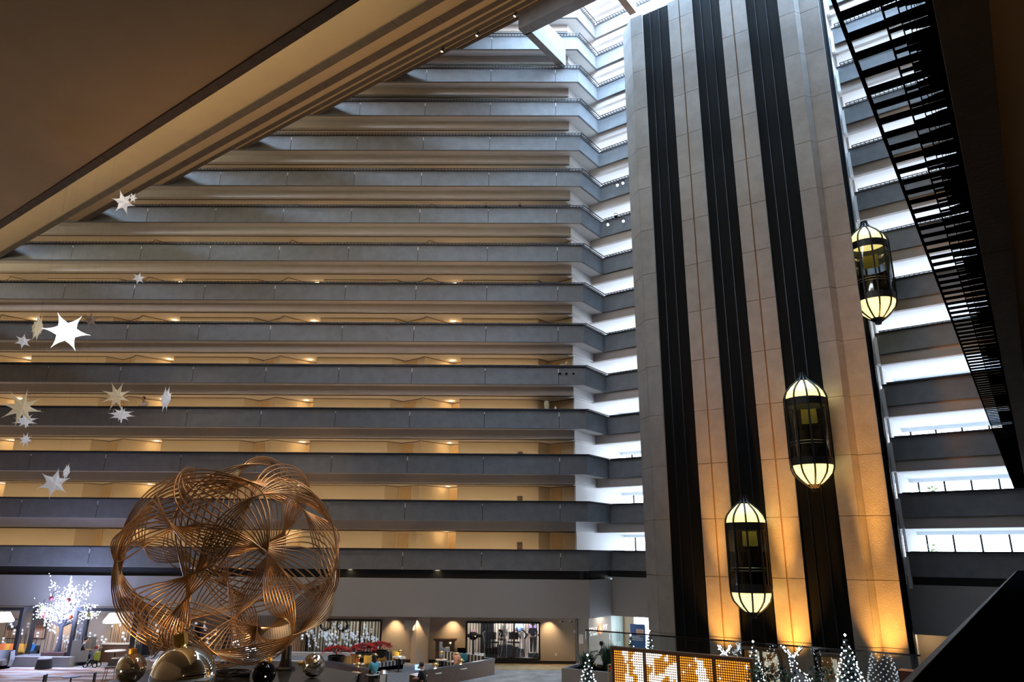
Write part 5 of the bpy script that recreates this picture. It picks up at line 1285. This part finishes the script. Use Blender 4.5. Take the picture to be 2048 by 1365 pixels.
for x, lab in ((651, 'dark wreath hanging at the left in the barred bubble-lamp room'), (685, 'dark wreath hanging at the middle in the barred bubble-lamp room')):
    q = pl(x, 1249, nA, DA + 1.6); q.z = 1.88; rr2 = random.Random(x); b = MB()
    for j in range(150):
        a = rr2.uniform(0, 2 * PI); c = Vector((.3 * math.cos(a) + rr2.gauss(0, .06), rr2.gauss(0, .06), .3 * math.sin(a) + rr2.gauss(0, .06))); b.quad(c, c + Vector((.05, 0, .04)), c + Vector((0, .03, .1)))
    o = thing('wreath', lab, 'wreath', q, 0, 'wreaths'); obj('leaves', b, FIRM, o); obj('ring', MB().tube([(.3 * math.cos(t), 0, .3 * math.sin(t)) for t in [2 * PI * i / 14 for i in range(14)]], .03, 5, True), BLKM, o)
# pictures and slatted panel on the back wall
def picture(lab, x0, x1, y0, y1, cols):
    a, b = pl(x0, y1, nA, DA + .97), pl(x1, y0, nA, DA + .97); W, H = (b - a).dot(dirA), b.z - a.z
    o = thing('wall_picture', lab, 'picture', a, ROT_A, 'pictures on the lounge wall'); obj('frame', MB().box(-.04, W + .04, -.03, .02, -.04, H + .04), BLKMET, o); obj('upper_field', MB().box(0, W, -.04, -.03, H * .52, H), cols[0], o); obj('lower_field', MB().box(0, W, -.04, -.03, 0, H * .52), cols[1], o)
    f = MB(); rr2 = random.Random(int(x0))
    for i in range(6): x = W * (.12 + .13 * i); f.box(x, x + W * .07, -.05, -.04, H * .42, H * rr2.uniform(.62, .75))
    obj('figures', f, cols[2], o)
PA, PB, PC = mat('picture_grey', (.30, .30, .33), .6), mat('picture_peach', (.62, .42, .30), .6), mat('picture_black', (.02, .02, .02), .7)
picture('picture of dark figures on a peach ground, far left of the lounge wall', 9, 42, 1240, 1277, (PA, PB, PC)); picture('picture with dim brown top and peach ground, left lounge wall', 60, 95, 1240, 1277, (mat('picture_brown', (.10, .07, .06), .6), PB, mat('picture_rust', (.35, .10, .05), .7)))
a, b = pl(222, 1296, nA, DA + .95), pl(612, 1240, nA, DA + .95)
tag(obj('trim_7', MB().box(0, (b - a).dot(dirA), 0, .05, 0, 2.5), wavemat('slatted_tan', (.52, .40, .30), (.10, .07, .05), 3.2, 'X', .8), None, (a.x, a.y, 0), ROT_A), 'tan slatted panelling on the lounge wall behind the bronze globe', 'panelling', None, 'structure')
# seats on the left
def sofa(lab, p, rz, W, m, group=None):
    o = thing('sofa', lab, 'sofa', p, rz, group); obj('seat', MB().box(0, W, 0, .75, .16, .42), m, o); obj('backrest', MB().box(0, W, .62, .85, .16, .82), m, o); obj('base', MB().box(.06, W - .06, .06, .7, 0, .16), BLKM, o)
    for x in (0, W - .14): obj('armrest', MB().box(x, x + .14, .0, .8, .16, .58), m, o)
sx = X(-60, 1300, 42.9); sofa('long dark sofa with bright cushions at the far left', (sx, 42.5, 0), 0, X(70, 1300, 42.9) - sx, DARKF)
for x, m, lab in ((3, ORANGE, 'orange cushion at the frame edge on the dark sofa'), (14, YELLOW, 'mustard cushion between two orange ones on the dark sofa'), (26, ORANGE, 'orange cushion left of the pergola post on the dark sofa'), (43, YELLOW, 'mustard cushion right of the pergola post on the dark sofa'), (57, BLUEF, 'blue cushion at the right end of the dark sofa')):
    cushion(lab, (X(x, 1300, 42.85), 42.85, .43), .1 * (x % 3 - 1), m, .55)
p = px(4, 1332, 0); o = thing('tub_chair', 'grey rounded tub chair at the left frame edge', 'chair', (p.x * .975, p.y * .975, 0), .4); obj('shell', MB().lathe([(.42, .12), (.50, .45), (.46, .85), (.40, .85), (.36, .45), (0, .42)], 18, a0=-.25 * PI, a1=1.25 * PI), GREYF, o); obj('seat', MB().lathe([(0, .18), (.40, .18), (.40, .42), (0, .45)], 18), GREYF, o); obj('base', MB().lathe([(0, 0), (.36, 0), (.38, .18), (0, .18)], 18), BLKM, o)
p = px(87, 1335, 0); o = thing('pouf', 'round dark grey pouf in front of the stone bed', 'stool', (p.x * .985, p.y * .985, 0), 0); obj('body', MB().lathe([(0, 0), (.40, 0), (.36, .3), (.32, .46), (0, .46)], 20), DARKF, o); obj('seat_pad', MB().lathe([(.33, .46), (.34, .50), (.28, .54), (0, .55)], 20), GREYF, o)
def wing(lab, p, rz, group='winged armchairs'):
    o = thing('wing_chair', lab, 'armchair', p, rz, group); obj('seat', MB().box(-.36, .36, -.36, .36, .22, .48), GREYF, o); obj('backrest', MB().box(-.44, .44, -.50, -.34, .20, 1.28), GREYF, o)
    for e in (-1, 1): obj('wing', MB().prism([(e * .44, -.5), (e * .52, -.5), (e * .52, .36), (e * .44, .36)] if e > 0 else [(-.52, -.5), (-.44, -.5), (-.44, .36), (-.52, .36)], .18, .74).prism([(e * .44, -.5), (e * .50, -.5), (e * .50, -.05), (e * .44, -.05)] if e > 0 else [(-.50, -.5), (-.44, -.5), (-.44, -.05), (-.50, -.05)], .74, 1.28), GREYF, o)
    for e in (-1, 1):
        for f in (-1, 1): obj('leg', MB().lathe([(.03, 0), (.03, .22)], 6, (e * .34, f * .34 - .04, 0)), BLKMET, o)
p1 = px(157, 1330, 0); wing('grey winged armchair with a person in it, left one', (p1.x, p1.y, 0), -1.0); person('person in a grey top reading in the left winged armchair', (p1.x + .06, p1.y + .04, .0), -1.0, SIT, GREYC, JEAN, HAIRD)
p2 = Vector((X(188, 1300, 43.0), 43.0, 0)); wing('grey winged armchair with a red cushion, right one behind', p2, -1.3); cushion('red cushion in the rear winged armchair', (p2.x + .05, p2.y, .48), -1.3, RED, .4, .2)
p = px(180, 1334, 0); o = thing('pushchair', 'small black pushchair beside the seated person', 'pushchair', (p.x + .2, p.y - .2, 0), 0)
for e in (-1, 1):
    for f in (0, 1): obj('wheel', MB().tube([(.12 * math.cos(t) + (f - .5) * .5, e * .2, .12 + .12 * math.sin(t)) for t in [2 * PI * i / 12 for i in range(12)]], .025, 5, True), BLKM, o)
obj('frame', MB().tube([(-.25, -.2, .12), (.1, -.2, .6), (.3, -.2, .95), (.3, .2, .95), (.1, .2, .6), (-.25, .2, .12)], .018, 6), STEEL, o); obj('seat', MB().prism([(-.2, -.18), (.15, -.18), (.15, .18), (-.2, .18)], .3, .38), BLKC, o); obj('bag', MB().box(.12, .28, -.16, .16, .35, .75), mat('lime_bag', (.40, .42, .05), .8), o)
p = Vector((X(204, 1298, 43.3), 43.1, 0)); W = X(264, 1298, 43.2) - p.x
o = thing('counter', 'long white-topped counter under the pergola left of the globe', 'counter', p, 0); obj('worktop', MB().box(0, W, 0, .45, .92, .98), WHTOP, o); obj('front', MB().box(.06, W - .06, .06, .4, 0, .92), WOODD, o)
round_table('white round table before the long counter', (X(230, 1308, 42.1), 42.1), .74, .52, WHTOP, group='cafe tables on the left')
p = px(238, 1318, 1.0); round_table('high dark table beside the bar stool', (p.x + .1, p.y + .1), 1.02, .45, WOODD, group='cafe tables on the left')
p = px(222, 1340, .70); o = thing('bar_stool', 'tall bar stool with thin wooden legs, left of the small mirrored ball', 'stool', (p.x, p.y, 0), .2); obj('seat', MB().box(-.22, .22, -.2, .2, .76, .82), GREYF, o); obj('backrest', MB().box(-.22, .22, .18, .22, .84, 1.12), GREYF, o)
for e in (-1, 1):
    for f in (-1, 1): obj('leg', MB().tube([(e * .27, f * .25, 0), (e * .18, f * .16, .76)], .018, 6), WL, o)
obj('footrest', MB().box(-.22, .22, -.22, -.19, .28, .31), WL, o)
p = Vector((X(262, 1300, 42.3), 42.2, 0)); o = thing('chaise', 'dark slanted chaise behind the bar stool', 'chaise', p, .2); obj('seat', MB().box(0, 1.7, 0, .7, .16, .42), DARKF, o); obj('backrest', MB().prism([(.1, .55), (1.7, .55), (1.7, .72), (.1, .72)], .42, .95), DARKF, o); obj('base', MB().box(.1, 1.6, .05, .65, 0, .16), BLKM, o)
p = px(143, 1353, .74); round_table('small round table with a bluish top at the bottom left', (p.x, p.y), .74, .36, mat('blue_top', (.16, .16, .36), .3), group='cafe tables on the left')
def cafechair(lab, p, rz):
    o = thing('cafe_chair', lab, 'chair', p, rz, 'dark cafe chairs'); obj('seat', MB().box(-.22, .22, -.22, .22, .42, .47), BLKMET, o); obj('backrest', MB().box(-.23, .23, -.24, -.20, .56, .84), BLKMET, o)
    for e in (-1, 1):
        obj('leg', MB().box(e * .2 - .02, e * .2 + .02, .17, .21, 0, .42), BLKMET, o); obj('rear_leg', MB().box(e * .2 - .02, e * .2 + .02, -.24, -.20, 0, .84), BLKMET, o)
cafechair('dark cafe chair left of the bluish table', (p.x - .75, p.y - .2, 0), -1.3); cafechair('dark cafe chair right of the bluish table', (p.x + .62, p.y + .25, 0), 1.9)
o = thing('deer_figure', 'resting light-wrapped figure on the gravel behind the globe', 'deer figure', (X(490, 1280, 41.3), 41.3, .44), 0)
rr = random.Random(4); b = MB(); c = MB().ball((0, 0, .30), .30, 10, 7).ball((.5, 0, .28), .26, 10, 7).ball((-.42, 0, .75), .16, 10, 7).tube([(-.2, 0, .4), (-.42, 0, .75)], .1, 6)
for i in range(190): v = Vector(c.v[rr.randrange(len(c.v))]); b.oct(tuple(v * 1.04 + Vector((rr.gauss(0, .02), rr.gauss(0, .02), rr.gauss(0, .02)))), .026)
obj('body', c, GREYC, o); obj('string_lights', b, LED, o)['kind'] = 'stuff'
# rugs
RUG = mat('plaid_carpet', (.28, .24, .22), .95); nt = RUG.node_tree; bb = nt.nodes['Principled BSDF']; tc = nt.nodes.new('ShaderNodeTexCoord'); br_ = nt.nodes.new('ShaderNodeTexBrick')
br_.inputs['Color1'].default_value = (.42, .38, .36, 1); br_.inputs['Color2'].default_value = (.32, .10, .05, 1); br_.inputs['Mortar'].default_value = (.14, .15, .17, 1); br_.inputs['Scale'].default_value = 1.3; br_.inputs['Mortar Size'].default_value = .12; br_.inputs['Bias'].default_value = -.2
nt.links.new(tc.outputs['Object'], br_.inputs['Vector']); nt.links.new(br_.outputs['Color'], bb.inputs['Base Color'])
q = px(802, 1350, 0); tag(obj('rug', MB().box(-2.1, 2.1, -4.2, 3.6, 0, .012), RUG, None, (q.x, q.y, 0), -.45), 'plaid red and grey carpet strip between the two booths', 'rug')
TANC = mat('tan_carpet', (.40, .29, .15), .95, var=.25, vscale=3); tag(obj('carpet_border', MB().box(-7.2, 3.2, -1.3, .92, 0, .01), TANC, None, (P1.x, P1.y, 0), ROT_A), 'tan patterned carpet border along the gym wall', 'carpet')
LC = mat('lounge_carpet', (.42, .36, .33), .95); nt = LC.node_tree; bb = nt.nodes['Principled BSDF']; tc = nt.nodes.new('ShaderNodeTexCoord'); mp = nt.nodes.new('ShaderNodeMapping'); mp.inputs['Scale'].default_value = (.25, 1.2, 1); nz = nt.nodes.new('ShaderNodeTexNoise'); nz.inputs['Scale'].default_value = 1.4; nz.inputs['Detail'].default_value = 7; cr_ = nt.nodes.new('ShaderNodeValToRGB')
cr_.color_ramp.elements[0].position = .38; cr_.color_ramp.elements[0].color = (.10, .095, .10, 1); cr_.color_ramp.elements[1].position = .62; cr_.color_ramp.elements[1].color = (.50, .47, .46, 1); e_ = cr_.color_ramp.elements.new(.48); e_.color = (.36, .17, .09, 1); e_ = cr_.color_ramp.elements.new(.52); e_.color = (.40, .37, .36, 1)
nt.links.new(tc.outputs['Object'], mp.inputs[0]); nt.links.new(mp.outputs[0], nz.inputs['Vector']); nt.links.new(nz.outputs['Fac'], cr_.inputs[0]); nt.links.new(cr_.outputs[0], bb.inputs['Base Color'])
tag(obj('lounge_rug', MB().box(-32, -13, 33, 41.1, 0, .011), LC, None, (0, 0, 0)), 'grey lounge carpet with rust coloured streaks at the lower left', 'carpet')
# added warm fill for the lobby, hung under the leaning galleries
for x, y, z, e in ((-14, 33, 17.6, 2200), (-3, 26, 17.6, 2400), (-20, 38.5, 19.5, 600)):
    light('lobby_fill', 'SPOT', (x, y, z), e, (1, .76, .50), .3, aim=(x + 2, y + 5, 0), spot=100, blend=.8)
# added warm fill lights that wash the leaning galleries from below
for x, y, e in ((-2, 34, 4200), (3, 27, 3600)):
    light('floor_fill', 'SPOT', (x, y, .4), e, (1, .60, .28), .3, aim=(-8, 33, 30), spot=75, blend=.8)
